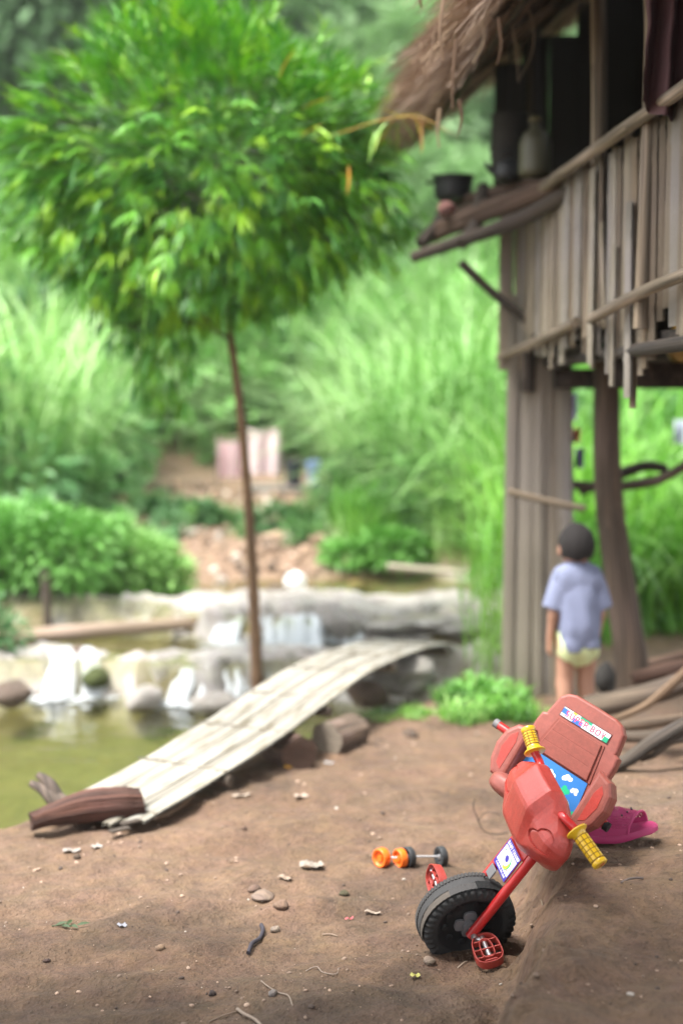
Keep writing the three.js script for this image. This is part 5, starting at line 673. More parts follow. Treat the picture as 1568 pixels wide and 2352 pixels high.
  const blocks = []; for (let i = 0; i < 34; i++) { const an = -1.1 + i * 0.075; blocks.push(box(0.013, 0.005, 0.0065, 0.001).translate(-0.024, Rw + 0.003, 0).applyMatrix4(new THREE.Matrix4().makeRotationX(Math.PI / 2 - an))); } add('tread_blocks', merge(blocks), strapM, t, MW);
  // crank and pedals
  add('crank', tube([V(-0.125, 0.01, 0.045), V(-0.075, 0.01, 0.045), V(-0.064, 0.004, 0.02), V(-0.056, 0.006, -0.018), V(0, 0.006, -0.018), V(0.056, 0.006, -0.018), V(0.066, 0.007, -0.022), V(0.072, 0.011, -0.03), V(0.082, 0.0135, -0.036), V(0.13, 0.0135, -0.036)], 0.0052, { rs: 10, n: 80 }), steel);
  function pedal(pa, pb, pc, flip) { // oval open cage: outer rim, inner loop, cross bars
    const g = new THREE.Group(); const X = V(1, 0, 0), Y = V(0, 0.652, -0.757).normalize(), Z = X.clone().cross(Y), mm = M1.clone().multiply(new THREE.Matrix4().makeBasis(X, Y, Z).setPosition(pa, pb, pc)).multiply(new THREE.Matrix4().makeRotationX(flip));
    const oval = (rx, ry, rd) => { const c = []; for (let i = 0; i < 40; i++) { const q = i / 40 * 6.283, x = Math.cos(q), y = Math.sin(q); c.push(V(Math.sign(x) * Math.abs(x) ** 0.7 * rx, Math.sign(y) * Math.abs(y) ** 0.75 * ry * (1 + 0.12 * x), 0)); } const n = c.length, gs = []; return grid((s, q) => { const k = q * n, i = Math.floor(k) % n, p = c[i].clone().lerp(c[(i + 1) % n], k - Math.floor(k)), o = p.clone().normalize(), b = [[0, -0.5], [0, 0.5], [1, 0.5], [1, -0.5], [0, -0.5]], e = Math.min(3, Math.floor(s * 4)), f = s * 4 - e; return p.clone().addScaledVector(o, -lerp(b[e][0], b[e + 1][0], f) * 0.0035).add(V(0, 0, lerp(b[e][1], b[e + 1][1], f) * rd)); }, 8, 80); };
    const body = add('pedal', merge([oval(0.048, 0.035, 0.023)]), red, t, mm);
    const cage = [oval(0.031, 0.017, 0.02)]; for (const x of [-0.026, 0.0, 0.024]) { const yy = 0.035 * (1 - (x / 0.06) ** 2); cage.push(box(0.0032, yy * 2, 0.016, 0.0008).translate(x, 0, 0)); } cage.push(box(0.0032, 0.03, 0.016, 0.0008).translate(0.036, 0, 0));
    add('pedal_bars', merge(cage), red, body, mm); add('pedal_bearing', tube([V(-0.05, 0, 0), V(0.02, 0, 0)], 0.0065, { rs: 10 }), steel, body, mm); return body;
  }
  pedal(0.107, 0.0135, -0.036, 0); pedal(-0.108, 0.01, 0.045, 1.15);
  // fork, stem and name plate
  for (const s of [-1, 1]) add('fork_leg', tube([V(s * 0.047, -0.006, -0.018), V(s * 0.047, 0.1, -0.02), V(s * 0.046, 0.3, -0.024)], 0.0125, { rs: 14 }), pipe);
  add('fork_crown', box(0.118, 0.03, 0.026, 0.006).translate(0, 0.292, -0.02), pipe);
  add('axle_nut', new THREE.CylinderGeometry(0.009, 0.009, 0.012, 6).rotateZ(Math.PI / 2).translate(0.064, 0.006, -0.018), steel);
  add('mudguard_bracket', box(0.03, 0.03, 0.005, 0.002).translate(-0.012, 0.152, 0.004), grey);
  { // the plate carries printed lettering and a moon and star picture
    const cv = document.createElement('canvas'); cv.width = 512; cv.height = 440; const x = cv.getContext('2d');
    x.fillStyle = '#2b1a8c'; x.fillRect(0, 0, 512, 440); x.fillStyle = '#e6e8ee'; x.fillRect(26, 96, 460, 268);
    x.fillStyle = '#eceaf6'; x.font = 'bold 74px serif'; x.textAlign = 'center'; x.fillText('BABY CHAMP', 256, 78, 480);
    x.font = 'bold 44px sans-serif'; x.fillText('\u00ae MODEL 555-2540', 256, 415, 450);
    x.fillStyle = '#1faa52'; x.beginPath(); x.arc(300, 245, 104, -1.5, 2.4); x.arc(268, 232, 88, 2.2, -1.3, true); x.fill(); x.fillStyle = '#e8c820'; x.beginPath(); x.arc(276, 255, 92, -0.4, 1.7); x.arc(262, 235, 78, 1.6, -0.3, true); x.fill();
    x.fillStyle = '#2b1a8c'; x.beginPath(); x.ellipse(238, 212, 58, 46, 0.3, 0, 7); x.fill(); x.fillStyle = '#f0a3a0'; x.beginPath(); x.ellipse(196, 286, 52, 22, 0.5, 0, 7); x.fill(); x.fillStyle = '#e05a50'; x.beginPath(); x.ellipse(390, 310, 22, 12, 0.5, 0, 7); x.ellipse(150, 262, 14, 10, 0, 0, 7); x.fill();
    const star = (cx, cy, R, c) => { x.fillStyle = c; x.beginPath(); for (let i = 0; i < 10; i++) { const q = i * Math.PI / 5 - 1.57, k = i % 2 ? R * 0.45 : R; x.lineTo(cx + Math.cos(q) * k, cy + Math.sin(q) * k); } x.fill(); }; star(96, 148, 30, '#1faa52'); star(120, 240, 13, '#e8c820'); star(420, 215, 12, '#1faa52'); star(330, 345, 12, '#2b1a8c'); star(100, 330, 9, '#1faa52'); star(440, 330, 9, '#2b1a8c');
    const tx = new THREE.CanvasTexture(cv); tx.colorSpace = THREE.SRGBColorSpace;
    add('plate_backing', box(0.082, 0.076, 0.004, 0.001).translate(0, 0.205, -0.006), dull); const p = new THREE.PlaneGeometry(0.0815, 0.0755); add('name_plate', p.translate(0, 0.205, -0.0032), new THREE.MeshPhysicalMaterial({ map: tx, roughness: 0.35, side: THREE.DoubleSide }));
    // plate above
    add('head_plate', box(0.08, 0.06, 0.004, 0.001).translate(0, 0.268, -0.012), pipe);
  }
  // fairing: faceted red shell, lofted over cross sections along the axle direction
  {
    const secs = [ // a, then the cross section (b, c): back bottom, lower front, lip, nose, hood, top, back top, back
      [0.0, [[0.268, -0.028], [0.272, 0.03], [0.293, 0.056], [0.388, 0.09], [0.452, 0.066], [0.458, 0.03], [0.438, -0.004], [0.36, -0.03]]],
      [0.05, [[0.268, -0.028], [0.274, 0.03], [0.294, 0.056], [0.388, 0.089], [0.453, 0.064], [0.458, 0.028], [0.438, -0.004], [0.36, -0.03]]],
      [0.072, [[0.27, -0.028], [0.28, 0.022], [0.297, 0.05], [0.375, 0.067], [0.442, 0.05], [0.449, 0.02], [0.43, -0.006], [0.36, -0.03]]],
      [0.105, [[0.28, -0.026], [0.294, 0.014], [0.318, 0.046], [0.366, 0.06], [0.418, 0.042], [0.43, 0.014], [0.416, -0.01], [0.36, -0.03]]],
      [0.135, [[0.298, -0.022], [0.308, 0.008], [0.328, 0.04], [0.364, 0.052], [0.402, 0.038], [0.412, 0.01], [0.402, -0.01], [0.362, -0.026]]],
      [0.153, [[0.315, -0.014], [0.322, 0.006], [0.337, 0.026], [0.362, 0.035], [0.388, 0.026], [0.395, 0.006], [0.386, -0.008], [0.362, -0.018]]],
      [0.163, [[0.338, -0.004], [0.34, 0.004], [0.348, 0.014], [0.362, 0.018], [0.374, 0.014], [0.378, 0.004], [0.374, -0.004], [0.36, -0.008]]],
    ];
    const cross = (a) => { const q = Math.abs(a); let i = 0; while (i < secs.length - 2 && q > secs[i + 1][0]) i++; const t0 = (q - secs[i][0]) / (secs[i + 1][0] - secs[i][0]); return secs[i][1].map((p, k) => [lerp(p[0], secs[i + 1][1][k][0], t0), lerp(p[1], secs[i + 1][1][k][1], t0)]); };
    const NU = 224, NV = 210; let P = [];
    for (let j = 0; j <= NV; j++) { const a = lerp(-0.163, 0.163, j / NV), c = cross(a), row = [], per = c.map((p, k) => Math.hypot(c[(k + 1) % 8][0] - p[0], c[(k + 1) % 8][1] - p[1])), tot = per.reduce((x, y) => x + y); for (let i = 0; i < NU; i++) { let k = Math.floor(i / NU * 8), f = i / NU * 8 - k; row.push(V(a, lerp(c[k][0], c[(k + 1) % 8][0], f), lerp(c[k][1], c[(k + 1) % 8][1], f))); } P.push(row); }
    for (let it = 0; it < 24; it++) P = P.map((row, j) => row.map((p, i) => { if (j === 0 || j === NV) return p.clone(); const q = V(0, 0, 0).add(row[(i + 1) % NU]).add(row[(i + NU - 1) % NU]).add(P[j - 1][i]).add(P[j + 1][i]).multiplyScalar(0.25); return p.clone().lerp(q, 0.5); }));
    // a heart pressed into each cheek
    const heart = (x, y) => { x = Math.abs(x); y += 0.25; const k = x * x + y * y - 0.42; return k * k * k - x * x * y * y * y * 0.9 < 0; };
    for (let j = 0; j <= NV; j++) for (let i = 0; i < NU; i++) { const p = P[j][i], q = Math.abs(p.x) - 0.1146, b = p.y - 0.3566, hx = (0.4926 * q + 0.9355 * b) / 0.05, hy = -(0.729 * q - 0.761 * b) / 0.042; if (p.z > 0.0 && i > NU / 8 && i < NU * 5 / 8 && heart(hx, hy)) p.z -= heart(hx * 1.13, hy * 1.13) ? 0.0026 : 0.0048; }
    const g = grid((s, q) => P[Math.round(q * NV)][Math.round(s * NU) % NU].clone(), NU, NV); const uv = g.attributes.uv; for (let k = 0; k < uv.count; k++) uv.setXY(k, uv.getX(k) * 0.5, uv.getY(k) * 0.34);
    add('fairing', toCreasedNormals(g, 0.5), red);
    for (const j of [0, NV]) { const m = P[j].reduce((s, p) => s.add(p), V(0, 0, 0)).multiplyScalar(1 / NU); add('fairing_end', grid((s, q) => m.clone().lerp(P[j][Math.round(s * NU) % NU], q).add(V((j ? 1 : -1) * 0.004 * (1 - q * q), 0, 0)), NU, 6), red); }
  }
  // handlebar and grips
  const gU0 = pin(1228, 1729, -0.14), gU1 = pin(1211, 1672, -0.2), gL0 = pin(1322, 1907, 0.14), gL1 = pin(1379, 1987, 0.225);
  add('handlebar', tube([gU1, gU0, pin(1240, 1755, -0.115), V(-0.06, 0.405, 0.01), V(0.06, 0.405, 0.01), pin(1292, 1875, 0.105), pin(1304, 1888, 0.122), gL0, gL1], 0.0105, { rs: 12, n: 90 }), pipe);
  const grip = (p0, p1) => { const d = p1.clone().sub(p0), Ln = d.length(); d.normalize(); const q = new THREE.Matrix4().makeRotationFromQuaternion(new THREE.Quaternion().setFromUnitVectors(V(0, 1, 0), d)).setPosition(p0), mm = M1.clone().multiply(q);
    const b = add('grip_core', new THREE.CylinderGeometry(0.0168, 0.0168, Ln - 0.03, 28).translate(0, 0.018 + (Ln - 0.03) / 2, 0), std(lin(0.2, 0.11, 0.012)), t, mm); add('grip', new THREE.LatheGeometry([[0.0105, 0], [0.026, 0.0005], [0.0275, 0.003], [0.026, 0.0055], [0.018, 0.011], [0.0162, 0.02], [0.0165, Ln * 0.6], [0.0158, Ln - 0.012], [0.0185, Ln - 0.01], [0.0188, Ln - 0.002], [0.016, Ln], [0.001, Ln]].map((v) => new THREE.Vector2(...v)), 30), yellow, t, mm); const ribs = [], rows = 5, hh = (Ln - 0.034) / rows; for (let i = 0; i < rows; i++) for (let k = 0; k < 9; k++) ribs.push(new THREE.CylinderGeometry(0.0176, 0.0176, hh - 0.0022, 6, 1, false, k / 9 * 6.283, 0.58).translate(0, 0.02 + (i + 0.5) * hh, 0)); add('grip_pads', merge(ribs), yellow, b, mm); };
  grip(gU0, gU1); grip(gL0, gL1);

  // seat: frame u to the side, v up the backrest, n towards the front
  const S0 = at(1309, 1721.5, 3.6), fs = localFrame(S0), U = fs(0.82, -0.486, 0.3).normalize(); let Vv = fs(0.5, 0.866, 0.0); Vv.addScaledVector(U, -Vv.dot(U)).normalize(); const N = U.clone().cross(Vv), M2 = new THREE.Matrix4().makeBasis(U, Vv, N).setPosition(S0.clone().sub(base));
  const ad2 = (name, geo, mat, parent = t) => add(name, geo, mat, parent, M2);
  { // backrest: outline extruded with a soft edge; recessed rib panel, badge recess
    const half = [[0.0, 0.122], [0.06, 0.121], [0.078, 0.115], [0.092, 0.1], [0.1, 0.055], [0.1, 0.046], [0.112, 0.04], [0.115, 0.02], [0.114, -0.03], [0.12, -0.045], [0.124, -0.1], [0.12, -0.16]];
    const sh = new THREE.Shape(); half.forEach(([x, y], i) => i ? sh.lineTo(x, y) : sh.moveTo(x, y)); [...half].reverse().forEach(([x, y]) => x && sh.lineTo(-x, y)); sh.closePath();
    const g = new THREE.ExtrudeGeometry(sh, { depth: 0.022, bevelEnabled: true, bevelSize: 0.008, bevelThickness: 0.009, bevelSegments: 5, curveSegments: 8 }).translate(0, 0, -0.032); const bk = ad2('backrest', g, faded);
    const slab = (pts, z, th, bev, name, mat) => { const s2 = new THREE.Shape(); pts.forEach(([x, y], i) => i ? s2.lineTo(x, y) : s2.moveTo(x, y)); s2.closePath(); return ad2(name, new THREE.ExtrudeGeometry(s2, { depth: th, bevelEnabled: true, bevelSize: bev, bevelThickness: bev, bevelSegments: 3 }).translate(0, 0, z), mat, bk); };
    const ribM = std(lin(0.25, 0.06, 0.043), { roughness: 0.75, map: rep(scuffMap, 8, 8) });
    const wd = (y) => 0.078 - (y + 0.045) * 0.16; // the rib panel narrows upwards
    slab([[-0.0895, -0.048], [0.0895, -0.048], [0.0715, 0.053], [-0.0715, 0.053]], -0.0015, 0.0025, 0.001, 'rib_panel', ribM);
    for (let i = 0; i < 3; i++) { const y0 = -0.043 + i * 0.0315, y1 = y0 + 0.0285; slab([[-wd(y0), y0], [wd(y0), y0], [wd(y1), y1], [-wd(y1), y1]], 0.0028, 0.0022, 0.0028, 'rib', ribM); }
    for (const s of [-1, 1]) { // side wings that curl forward, with a red inlay
      const wing = [[0.112, -0.018], [0.136, -0.026], [0.153, -0.05], [0.158, -0.085], [0.15, -0.125], [0.135, -0.15], [0.11, -0.155]].map(([x, y]) => [s * x, y]); if (s < 0) wing.reverse();
      slab(wing, -0.025, 0.05, 0.012, 'wing', faded); const inl = [[0.13, -0.034], [0.143, -0.05], [0.148, -0.088], [0.138, -0.13], [0.122, -0.14], [0.122, -0.06]].map(([x, y]) => [s * x, y]); if (s < 0) inl.reverse(); slab(inl, 0.0365, 0.001, 0.0006, 'wing_inlay', red);
    }
    const pic = (w, h, draw, W = 512) => { const cv = document.createElement('canvas'); cv.width = W; cv.height = Math.round(W * h / w); draw(cv.getContext('2d'), cv.width, cv.height); const tx = new THREE.CanvasTexture(cv); tx.colorSpace = THREE.SRGBColorSpace; return new THREE.MeshPhysicalMaterial({ map: tx, roughness: 0.4, side: THREE.DoubleSide }); };
    const badge = pic(0.142, 0.024, (x, w, h) => { x.fillStyle = '#cfd2dc'; x.fillRect(0, 0, w, h); x.fillStyle = '#2a62b8'; x.fillRect(0, h * 0.1, w * 0.12, h * 0.6); x.fillRect(w * 0.25, h * 0.5, w * 0.2, h * 0.5); x.fillStyle = '#17906a'; x.fillRect(w * 0.36, 0, w * 0.25, h * 0.3); x.fillRect(w * 0.9, h * 0.45, w * 0.1, h * 0.6); x.fillStyle = '#d9c93a'; x.fillRect(w * 0.2, 0, w * 0.08, h * 0.2); x.font = 'bold 104px sans-serif'; x.textAlign = 'center'; x.fillStyle = '#d93a56'; x.fillText('SUPER BOY', w / 2, h * 0.86); }, 640);
    slab([[-0.075, 0.0605], [0.075, 0.0605], [0.073, 0.0885], [-0.073, 0.0885]], -0.0004, 0.0006, 0.0004, 'badge_recess', std(lin(0.12, 0.05, 0.045)));
    ad2('badge', new THREE.PlaneGeometry(0.143, 0.024).translate(0, 0.0745, 0.0026), badge, bk);
    const rp = rngOf(66), print = pic(0.18, 0.1, (x, w, h) => { x.fillStyle = '#2b6fb4'; x.fillRect(0, 0, w, h); const blob = (cx, cy, R, c, n = 6) => { x.fillStyle = c; for (let i = 0; i < n; i++) { x.beginPath(); x.arc(cx + rr(rp, -R, R), cy + rr(rp, -R, R) * 0.6, R * rr(rp, 0.5, 0.9), 0, 7); x.fill(); } };
      blob(w * 0.3, h * 0.75, 70, '#e9e4ea', 12); blob(w * 0.55, h * 0.85, 60, '#f2b9bd', 9); blob(w * 0.5, h * 0.35, 34, '#e9e4ea', 6); blob(w * 0.2, h * 0.2, 18, '#e9e4ea', 3); blob(w * 0.72, h * 0.2, 26, '#e9e4ea', 5); blob(w * 0.5, h * 0.55, 28, '#f0c3d6', 4); blob(w * 0.75, h * 0.45, 26, '#18a878', 6); blob(w * 0.88, h * 0.35, 20, '#e9e4ea', 4); blob(w * 0.8, h * 0.75, 34, '#b7e2d2', 7); blob(w * 0.93, h * 0.9, 26, '#18a878', 5); blob(w * 0.68, h * 0.65, 15, '#f09a80', 5); blob(w * 0.9, h * 0.62, 18, '#2b6fb4', 4); }, 512);
    const pg = new THREE.PlaneGeometry(0.18, 0.1, 1, 1); pg.attributes.position.setX(0, -0.085).setX(1, 0.085).setX(2, -0.1).setX(3, 0.1); ad2('picture', pg.translate(0, -0.1, 0.0016), print, bk);
  }
  // seat pan, frame tube and rear axle without its left wheel
  const pan = grid((s, q) => { const a = s * 6.283, c = q * Math.PI, k = Math.sin(c) ** 0.45, y = Math.sign(Math.cos(c)) * Math.abs(Math.cos(c)) ** 0.7 * 0.03, x = Math.sign(Math.cos(a)) * Math.abs(Math.cos(a)) ** 0.6 * 0.112, z = Math.sign(Math.sin(a)) * Math.abs(Math.sin(a)) ** 0.7 * 0.085; return V(x * k, y - 0.165, 0.06 + z * k); }, 60, 24);
  ad2('seat', pan, faded);
  const inv = M2.clone().invert().multiply(M1), loc = (a, b, c) => V(a, b, c).applyMatrix4(inv), headL = loc(0, 0.34, -0.05);
  ad2('frame_tube', tube([headL, headL.clone().lerp(V(0, -0.21, 0.1), 0.6), V(0, -0.21, 0.05), V(0, -0.15, -0.05)], 0.013, { rs: 12 }), pipe);
  ad2('rear_axle', tube([V(-0.222, -0.048, -0.05), V(-0.1, -0.055, -0.05), V(0.1, -0.1, -0.055), V(0.165, -0.115, -0.055)], 0.0115, { rs: 12 }), pipe);
  ad2('axle_cap', new THREE.CylinderGeometry(0.0125, 0.0125, 0.014, 16).rotateZ(Math.PI / 2).translate(-0.224, -0.048, -0.05), grey); ad2('axle_cap', new THREE.CylinderGeometry(0.0125, 0.0125, 0.014, 16).rotateZ(Math.PI / 2).translate(0.168, -0.116, -0.055), black);
  // the right rear wheel stands on the bank behind the seat
  const wheelAt = V(0.05, -0.215, -0.06); ad2('rear_wheel', new THREE.LatheGeometry([[0.004, -0.01], [0.05, -0.012], [0.062, -0.016], [0.07, -0.01], [0.07, 0.01], [0.062, 0.016], [0.05, 0.012], [0.004, 0.01]].map((p) => new THREE.Vector2(...p)), 40).rotateZ(Math.PI / 2).translate(wheelAt.x, wheelAt.y, wheelAt.z), rubber); ad2('axle_strut', tube([wheelAt, V(0.06, -0.16, -0.05), V(0.06, -0.085, -0.052)], 0.009, { rs: 8 }), pipe);
}
// ---------------------------------------------------------------- the pink slipper on the bank
{
  const a = onLand(1300, 1940), b = onLand(1512, 1935), o = a.clone().lerp(b, 0.5), X = b.clone().sub(a); const Ls = X.length() * 1.0; X.normalize(); const Z = X.clone().cross(V(0, 1, 0)).normalize(), Y = Z.clone().cross(X);
  const t = thing('slipper', 'pink perforated rubber slipper with flower buttons on the raised bank', 'slipper', o.clone().addScaledVector(Z, 0).add(V(0, 0.012, 0))), q = new THREE.Matrix4().makeBasis(X, Y, Z);
  const pink = std(lin(0.36, 0.028, 0.12), { roughness: 0.6 }), pale = std(lin(0.5, 0.1, 0.24), { roughness: 0.55 }), dark = std(lin(0.03, 0.02, 0.03)), add = (n, g, m, p = t) => part(n, g.applyMatrix4(q), m, p);
  const half = Ls / 2, wd = (s) => 0.044 * Math.pow(Math.sin(Math.PI * lerp(0.07, 0.94, s)), 0.42) * lerp(0.82, 1.08, sst(0.2, 0.75, s)), rise = (s) => 0.02 * sst(0.5, 1, s) + 0.003 * sst(0.3, 0, s);
  const ring = (s, k) => { const a0 = k * 6.283, x = Math.cos(a0), sgn = 1; return [x, Math.sin(a0)]; };
  // sole: outline swept with a rounded rim
  const sole = grid((s, v) => { const an = s * 6.283, c = (Math.cos(an) + 1) / 2, u = c, w = wd(u) * Math.sign(Math.sin(an)) * (Math.abs(Math.sin(an)) > 0.001 ? 1 : 0) * Math.min(1, Math.abs(Math.sin(an)) * 2.2), k = [0, 0.96, 1.0, 1.0, 0.96, 0][Math.min(5, Math.round(v * 5))], y = [0, 0, 0.003, 0.015, 0.019, 0.017][Math.min(5, Math.round(v * 5))]; return V((lerp(-half, half, u)) * k, y + rise(u), w * k); }, 96, 5);
  add('sole', toCreasedNormals(sole, 0.7), pink);
  // upper: an arch over the fore-foot with slanted openings at heel and toe, pierced by a net of holes
  const up = (s, v, off = 0) => { const an = Math.PI * v, u = lerp(0.15 + 0.34 * Math.sin(an) ** 1.5, lerp(0.68, 0.88, v) + 0.04 * Math.sin(an), s), w = wd(u) * 0.99 + off, h = 0.07 * pl([[0, 0.4], [0.2, 0.62], [0.45, 1], [0.6, 0.92], [0.8, 0.58], [1, 0.3]], u) + off; return V(lerp(-half, half, u), 0.02 + rise(u) + Math.max(0, Math.sin(an)) ** 0.75 * h, Math.cos(an) * w); };
  const NU = 100, NV = 112, hole = (i, j) => { const cj = Math.floor(j / 5), ii = (i + (cj % 2) * 3 + (cj % 3)) % 6, jj = j % 5; return i > 3 && i < NU - 5 && j > 6 && j < NV - 7 && ii < 4 && jj < 4 && !((ii === 3 || ii === 0) && (jj === 3 || jj === 0)); };
  add('upper', merge([grid((s, v) => up(s, v), NU, NV, (i, j) => !hole(i, j)), grid((s, v) => up(s, v, -0.003), NU, NV, (i, j) => !hole(i, j))]), pink);
  for (const s of [0, 1]) add('rim', tube(Array.from({ length: 17 }, (_, k) => up(s, k / 16)), 0.0035, { rs: 7, n: 60 }), pink);
  const dot = (s, v, R) => { const p = up(s, v, 0.002), n = up(s, v, 0.01).sub(up(s, v, 0)).normalize(), m = new THREE.Matrix4().makeRotationFromQuaternion(new THREE.Quaternion().setFromUnitVectors(V(0, 1, 0), n)).setPosition(p); const f = []; for (let i = 0; i < 6; i++) { const an = i / 6 * 6.283; f.push(new THREE.SphereGeometry(R * 0.42, 8, 6).scale(1, 0.35, 1).translate(Math.cos(an) * R * 0.6, 0, Math.sin(an) * R * 0.6)); } f.push(new THREE.CylinderGeometry(R * 0.6, R * 0.6, 0.003, 14)); const fl = add('flower_button', merge(f).applyMatrix4(m), pale); add('eye', new THREE.SphereGeometry(R * 0.2, 8, 6).applyMatrix4(m.clone().multiply(new THREE.Matrix4().makeTranslation(0, 0.002, 0))), dark, fl); };
  dot(0.07, 0.2, 0.0125); dot(0.1, 0.33, 0.0125); dot(0.09, 0.46, 0.012);
  for (const [s, v] of [[0.72, 0.36], [0.68, 0.26], [0.74, 0.5], [0.7, 0.6]]) { const p = up(s, v, 0.002); add('stud', new THREE.SphereGeometry(0.0028, 8, 6).translate(p.x, p.y, p.z), dark); }
}
// ---------------------------------------------------------------- the child, seen from behind
{
  const foot = onLand(1320, 1688), t = thing('person', 'toddler seen from behind in a grey violet shirt and pale green briefs', 'person', foot); t.rotation.y = 0.16; t.scale.set(0.78, 1, 0.9);
  const skin = new THREE.MeshPhysicalMaterial({ color: lin(0.36, 0.19, 0.125), roughness: 0.6, sheen: 0.2, sheenRoughness: 0.5 }), shirtM = std(lin(0.18, 0.2, 0.3), { roughness: 0.95 }), trim = std(lin(0.07, 0.08, 0.16)), brief = std(lin(0.58, 0.64, 0.34), { roughness: 0.95 }), hairM = std(lin(0.012, 0.009, 0.009), { roughness: 0.9 });
  const v = (x, y, z) => V(x, y, z);  // faces -z
  // joints, metres; 0.9 m tall
  const J = { hipL: v(-0.052, 0.385, 0), hipR: v(0.052, 0.385, 0), kneeL: v(-0.062, 0.215, -0.008), kneeR: v(0.058, 0.215, -0.012), ankL: v(-0.07, 0.05, 0.012), ankR: v(0.062, 0.05, 0.0), shL: v(-0.098, 0.655, 0.0), shR: v(0.098, 0.655, 0.0), elL: v(-0.135, 0.515, 0.01), elR: v(0.128, 0.51, 0.005), wrL: v(-0.142, 0.4, -0.012), wrR: v(0.122, 0.395, -0.03), neck: v(0, 0.7, 0.0), head: v(-0.005, 0.795, -0.012) };
  const body = (x, y, z) => {
    let d = ellip(x, y, z, v(0, 0.44, 0.0), 0.098, 0.1, 0.078); d = smin(d, ellip(x, y, z, v(0, 0.57, -0.004), 0.1, 0.13, 0.072), 0.05); d = smin(d, capsule(x, y, z, v(-0.06, 0.655, 0), v(0.06, 0.655, 0), 0.045, 0.045), 0.05);
    d = smin(d, ellip(x, y, z, v(-0.04, 0.39, 0.038), 0.058, 0.062, 0.055), 0.02); d = smin(d, ellip(x, y, z, v(0.04, 0.39, 0.038), 0.058, 0.062, 0.055), 0.02);
    d = smin(d, capsule(x, y, z, v(0, 0.66, 0.004), v(0, 0.745, -0.004), 0.042, 0.038), 0.025);
    for (const s of ['L', 'R']) { d = smin(d, capsule(x, y, z, J['hip' + s], J['knee' + s], 0.06, 0.042), 0.03); d = smin(d, capsule(x, y, z, J['knee' + s], J['ank' + s], 0.041, 0.026), 0.02); const c = J['knee' + s].clone().lerp(J['ank' + s], 0.3).add(v(0, 0, 0.014)); d = smin(d, ellip(x, y, z, c, 0.036, 0.06, 0.034), 0.02);
      const a = J['ank' + s]; d = smin(d, capsule(x, y, z, v(a.x, 0.026, a.z + 0.012), v(a.x + (s === 'L' ? -0.012 : 0.012), 0.018, a.z - 0.07), 0.026, 0.022), 0.022);
      d = smin(d, capsule(x, y, z, J['sh' + s], J['el' + s], 0.035, 0.028), 0.025); d = smin(d, capsule(x, y, z, J['el' + s], J['wr' + s], 0.028, 0.019), 0.015); }
    return d;
  };
  const headF = (x, y, z) => { const h = J.head; let d = ellip(x, y, z, h, 0.086, 0.084, 0.086); d = smin(d, ellip(x, y, z, v(h.x, h.y - 0.035, h.z - 0.03), 0.056, 0.055, 0.056), 0.03); for (const s of [-1, 1]) { d = smin(d, ellip(x, y, z, v(h.x + s * 0.09, h.y - 0.018, h.z - 0.002), 0.01, 0.024, 0.016), 0.008); d = smin(d, ellip(x, y, z, v(h.x + s * 0.032, h.y - 0.035, h.z - 0.062), 0.022, 0.02, 0.018), 0.015); d = Math.max(d, -ellip(x, y, z, v(h.x + s * 0.026, h.y - 0.004, h.z - 0.086), 0.012, 0.007, 0.01)); } d = smin(d, ellip(x, y, z, v(h.x, h.y - 0.022, h.z - 0.086), 0.009, 0.013, 0.012), 0.008); d = smin(d, ellip(x, y, z, v(h.x, h.y - 0.047, h.z - 0.08), 0.017, 0.006, 0.009), 0.006); return d; };
  const hand = (s) => { const w = J['wr' + s], k = s === 'L' ? -1 : 1, fs = []; const palmA = w.clone().add(v(0, -0.006, 0)), palmB = w.clone().add(v(k * 0.003, -0.034, -0.006));
    for (let i = 0; i < 4; i++) { const zz = -0.02 + i * 0.0115, L = [0.024, 0.029, 0.027, 0.02][i], a = palmB.clone().add(v(0, -0.004, zz + 0.004)), b = a.clone().add(v(-k * 0.002, -L * 0.55, -0.002)), c = b.clone().add(v(-k * 0.009, -L * 0.42, -0.002)); fs.push([a, b, 0.0058, 0.0052], [b, c, 0.0052, 0.0042]); }
    const ta = palmA.clone().add(v(0, -0.008, -0.012)), tb = ta.clone().add(v(-k * 0.004, -0.016, -0.013)), tc = tb.clone().add(v(-k * 0.004, -0.014, -0.001)); fs.push([ta, tb, 0.007, 0.006], [tb, tc, 0.006, 0.0048]);
    return (x, y, z) => { let d = Math.min(capsule(x, y, z, v(palmA.x, palmA.y, palmA.z - 0.008), v(palmB.x, palmB.y, palmB.z - 0.01), 0.0125, 0.0125), 9); d = smin(d, capsule(x, y, z, v(palmA.x, palmA.y, palmA.z + 0.006), v(palmB.x, palmB.y, palmB.z + 0.013), 0.0125, 0.0105), 0.01); for (const [a, b, ra, rb] of fs) d = smin(d, capsule(x, y, z, a, b, ra, rb), 0.0035); d = smin(d, capsule(x, y, z, w, w.clone().add(v(0, 0.02, 0)), 0.018, 0.0185), 0.01); return d; }; };
  const boxOf = (w, r) => [w.clone().sub(v(r, r, r)), w.clone().add(v(r, r, r))];
  const hl = J.wrL.clone().add(v(0, -0.03, 0)), hr = J.wrR.clone().add(v(0, -0.03, 0));
  const gs = [netOf(body, v(-0.2, -0.01, -0.13), v(0.2, 0.77, 0.13), 0.0105), netOf(headF, v(-0.11, 0.68, -0.12), v(0.11, 0.9, 0.1), 0.004), netOf(hand('L'), ...boxOf(hl, 0.055), 0.003), netOf(hand('R'), ...boxOf(hr, 0.055), 0.003)];
  part('body', merge(gs), skin, t);
  for (const s of [-1, 1]) part('eye', new THREE.SphereGeometry(0.009, 12, 8).translate(J.head.x + s * 0.026, J.head.y - 0.005, J.head.z - 0.072), std(lin(0.05, 0.035, 0.03), { roughness: 0.2 }), t);
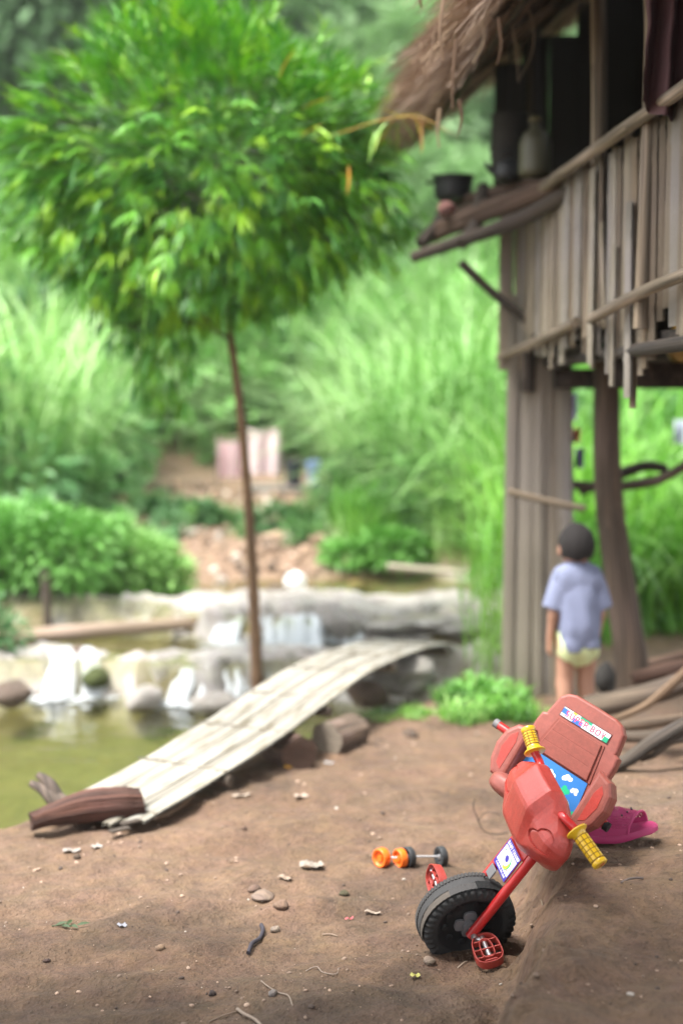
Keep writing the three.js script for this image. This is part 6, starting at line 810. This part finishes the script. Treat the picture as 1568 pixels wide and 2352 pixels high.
  // shirt: loose short sleeves, open hem; folds come from the field
  const shirt = (x, y, z) => { const fold = 0.004 * Math.sin(x * 55 + y * 20) * sst(0.66, 0.5, y) + 0.005 * nz(x * 18, y * 12, z * 18); let d = smin(ellip(x, y, z, v(0, 0.45, 0.004), 0.128, 0.16, 0.108), ellip(x, y, z, v(0, 0.58, -0.002), 0.116, 0.14, 0.088), 0.06); d = smin(d, capsule(x, y, z, v(-0.07, 0.668, 0), v(0.07, 0.668, 0), 0.048, 0.048), 0.04);
    for (const s of ['L', 'R']) { const k = s === 'L' ? -1 : 1; d = smin(d, capsule(x, y, z, v(k * 0.095, 0.655, 0), v(k * 0.142, 0.535, 0.006), 0.05, 0.054), 0.02); } d = Math.min(d, Math.max(body(x, y, z) - 0.014, Math.abs(x) - 0.115)); d += fold; d = Math.max(d, 0.37 + 0.008 * Math.sin(x * 30) - y); d = Math.max(d, Math.hypot(x, (y - 0.74) * 1.0, z) * -1 + 0.05); for (const k of [-1, 1]) d = Math.max(d, 0.533 - y - 0.25 * (0.13 - Math.abs(x)) - 0.5 * sst(0.112, 0.1, Math.abs(x))); const inner = body(x, y, z) - 0.003; return Math.max(d, -inner); };
  part('shirt', netOf(shirt, v(-0.22, 0.35, -0.14), v(0.22, 0.75, 0.14), 0.008), shirtM, t);
  part('collar', new THREE.TorusGeometry(0.049, 0.006, 8, 32).scale(1.05, 0.95, 1).rotateX(Math.PI / 2 - 0.12).translate(0, 0.705, 0.002), trim, t);
  const br = (x, y, z) => { let d = body(x, y, z) - 0.009 + 0.003 * Math.sin(x * 70 + y * 30); d = Math.max(d, y - 0.445); const leg = 0.292 + 0.5 * Math.max(0, Math.abs(x) - 0.012) + 0.004 * Math.sin(x * 90); d = Math.max(d, leg - y); d = Math.max(d, Math.abs(x) - 0.114); return Math.max(d, -(body(x, y, z) - 0.001)); };
  part('briefs', netOf(br, v(-0.14, 0.26, -0.12), v(0.14, 0.47, 0.13), 0.006), brief, t);
  const hair = (x, y, z) => { const h = J.head, n = 0.004 * fbm(x * 40, y * 18, z * 40, 3); let d = ellip(x, y, z, v(h.x, h.y + 0.004, h.z + 0.004), 0.097, 0.094, 0.095) + n; d = Math.max(d, (h.y - 0.052 + 0.012 * Math.sin(x * 60) * 0.5) - y); d = Math.max(d, -(z - h.z) - 0.035 - 0.9 * Math.max(0, y - h.y - 0.0)); return Math.max(d, -(headF(x, y, z) - 0.001)); };
  part('hair', netOf(hair, v(-0.11, 0.7, -0.13), v(0.11, 0.92, 0.12), 0.005), hairM, t);
}
renderer.render(scene, camera);
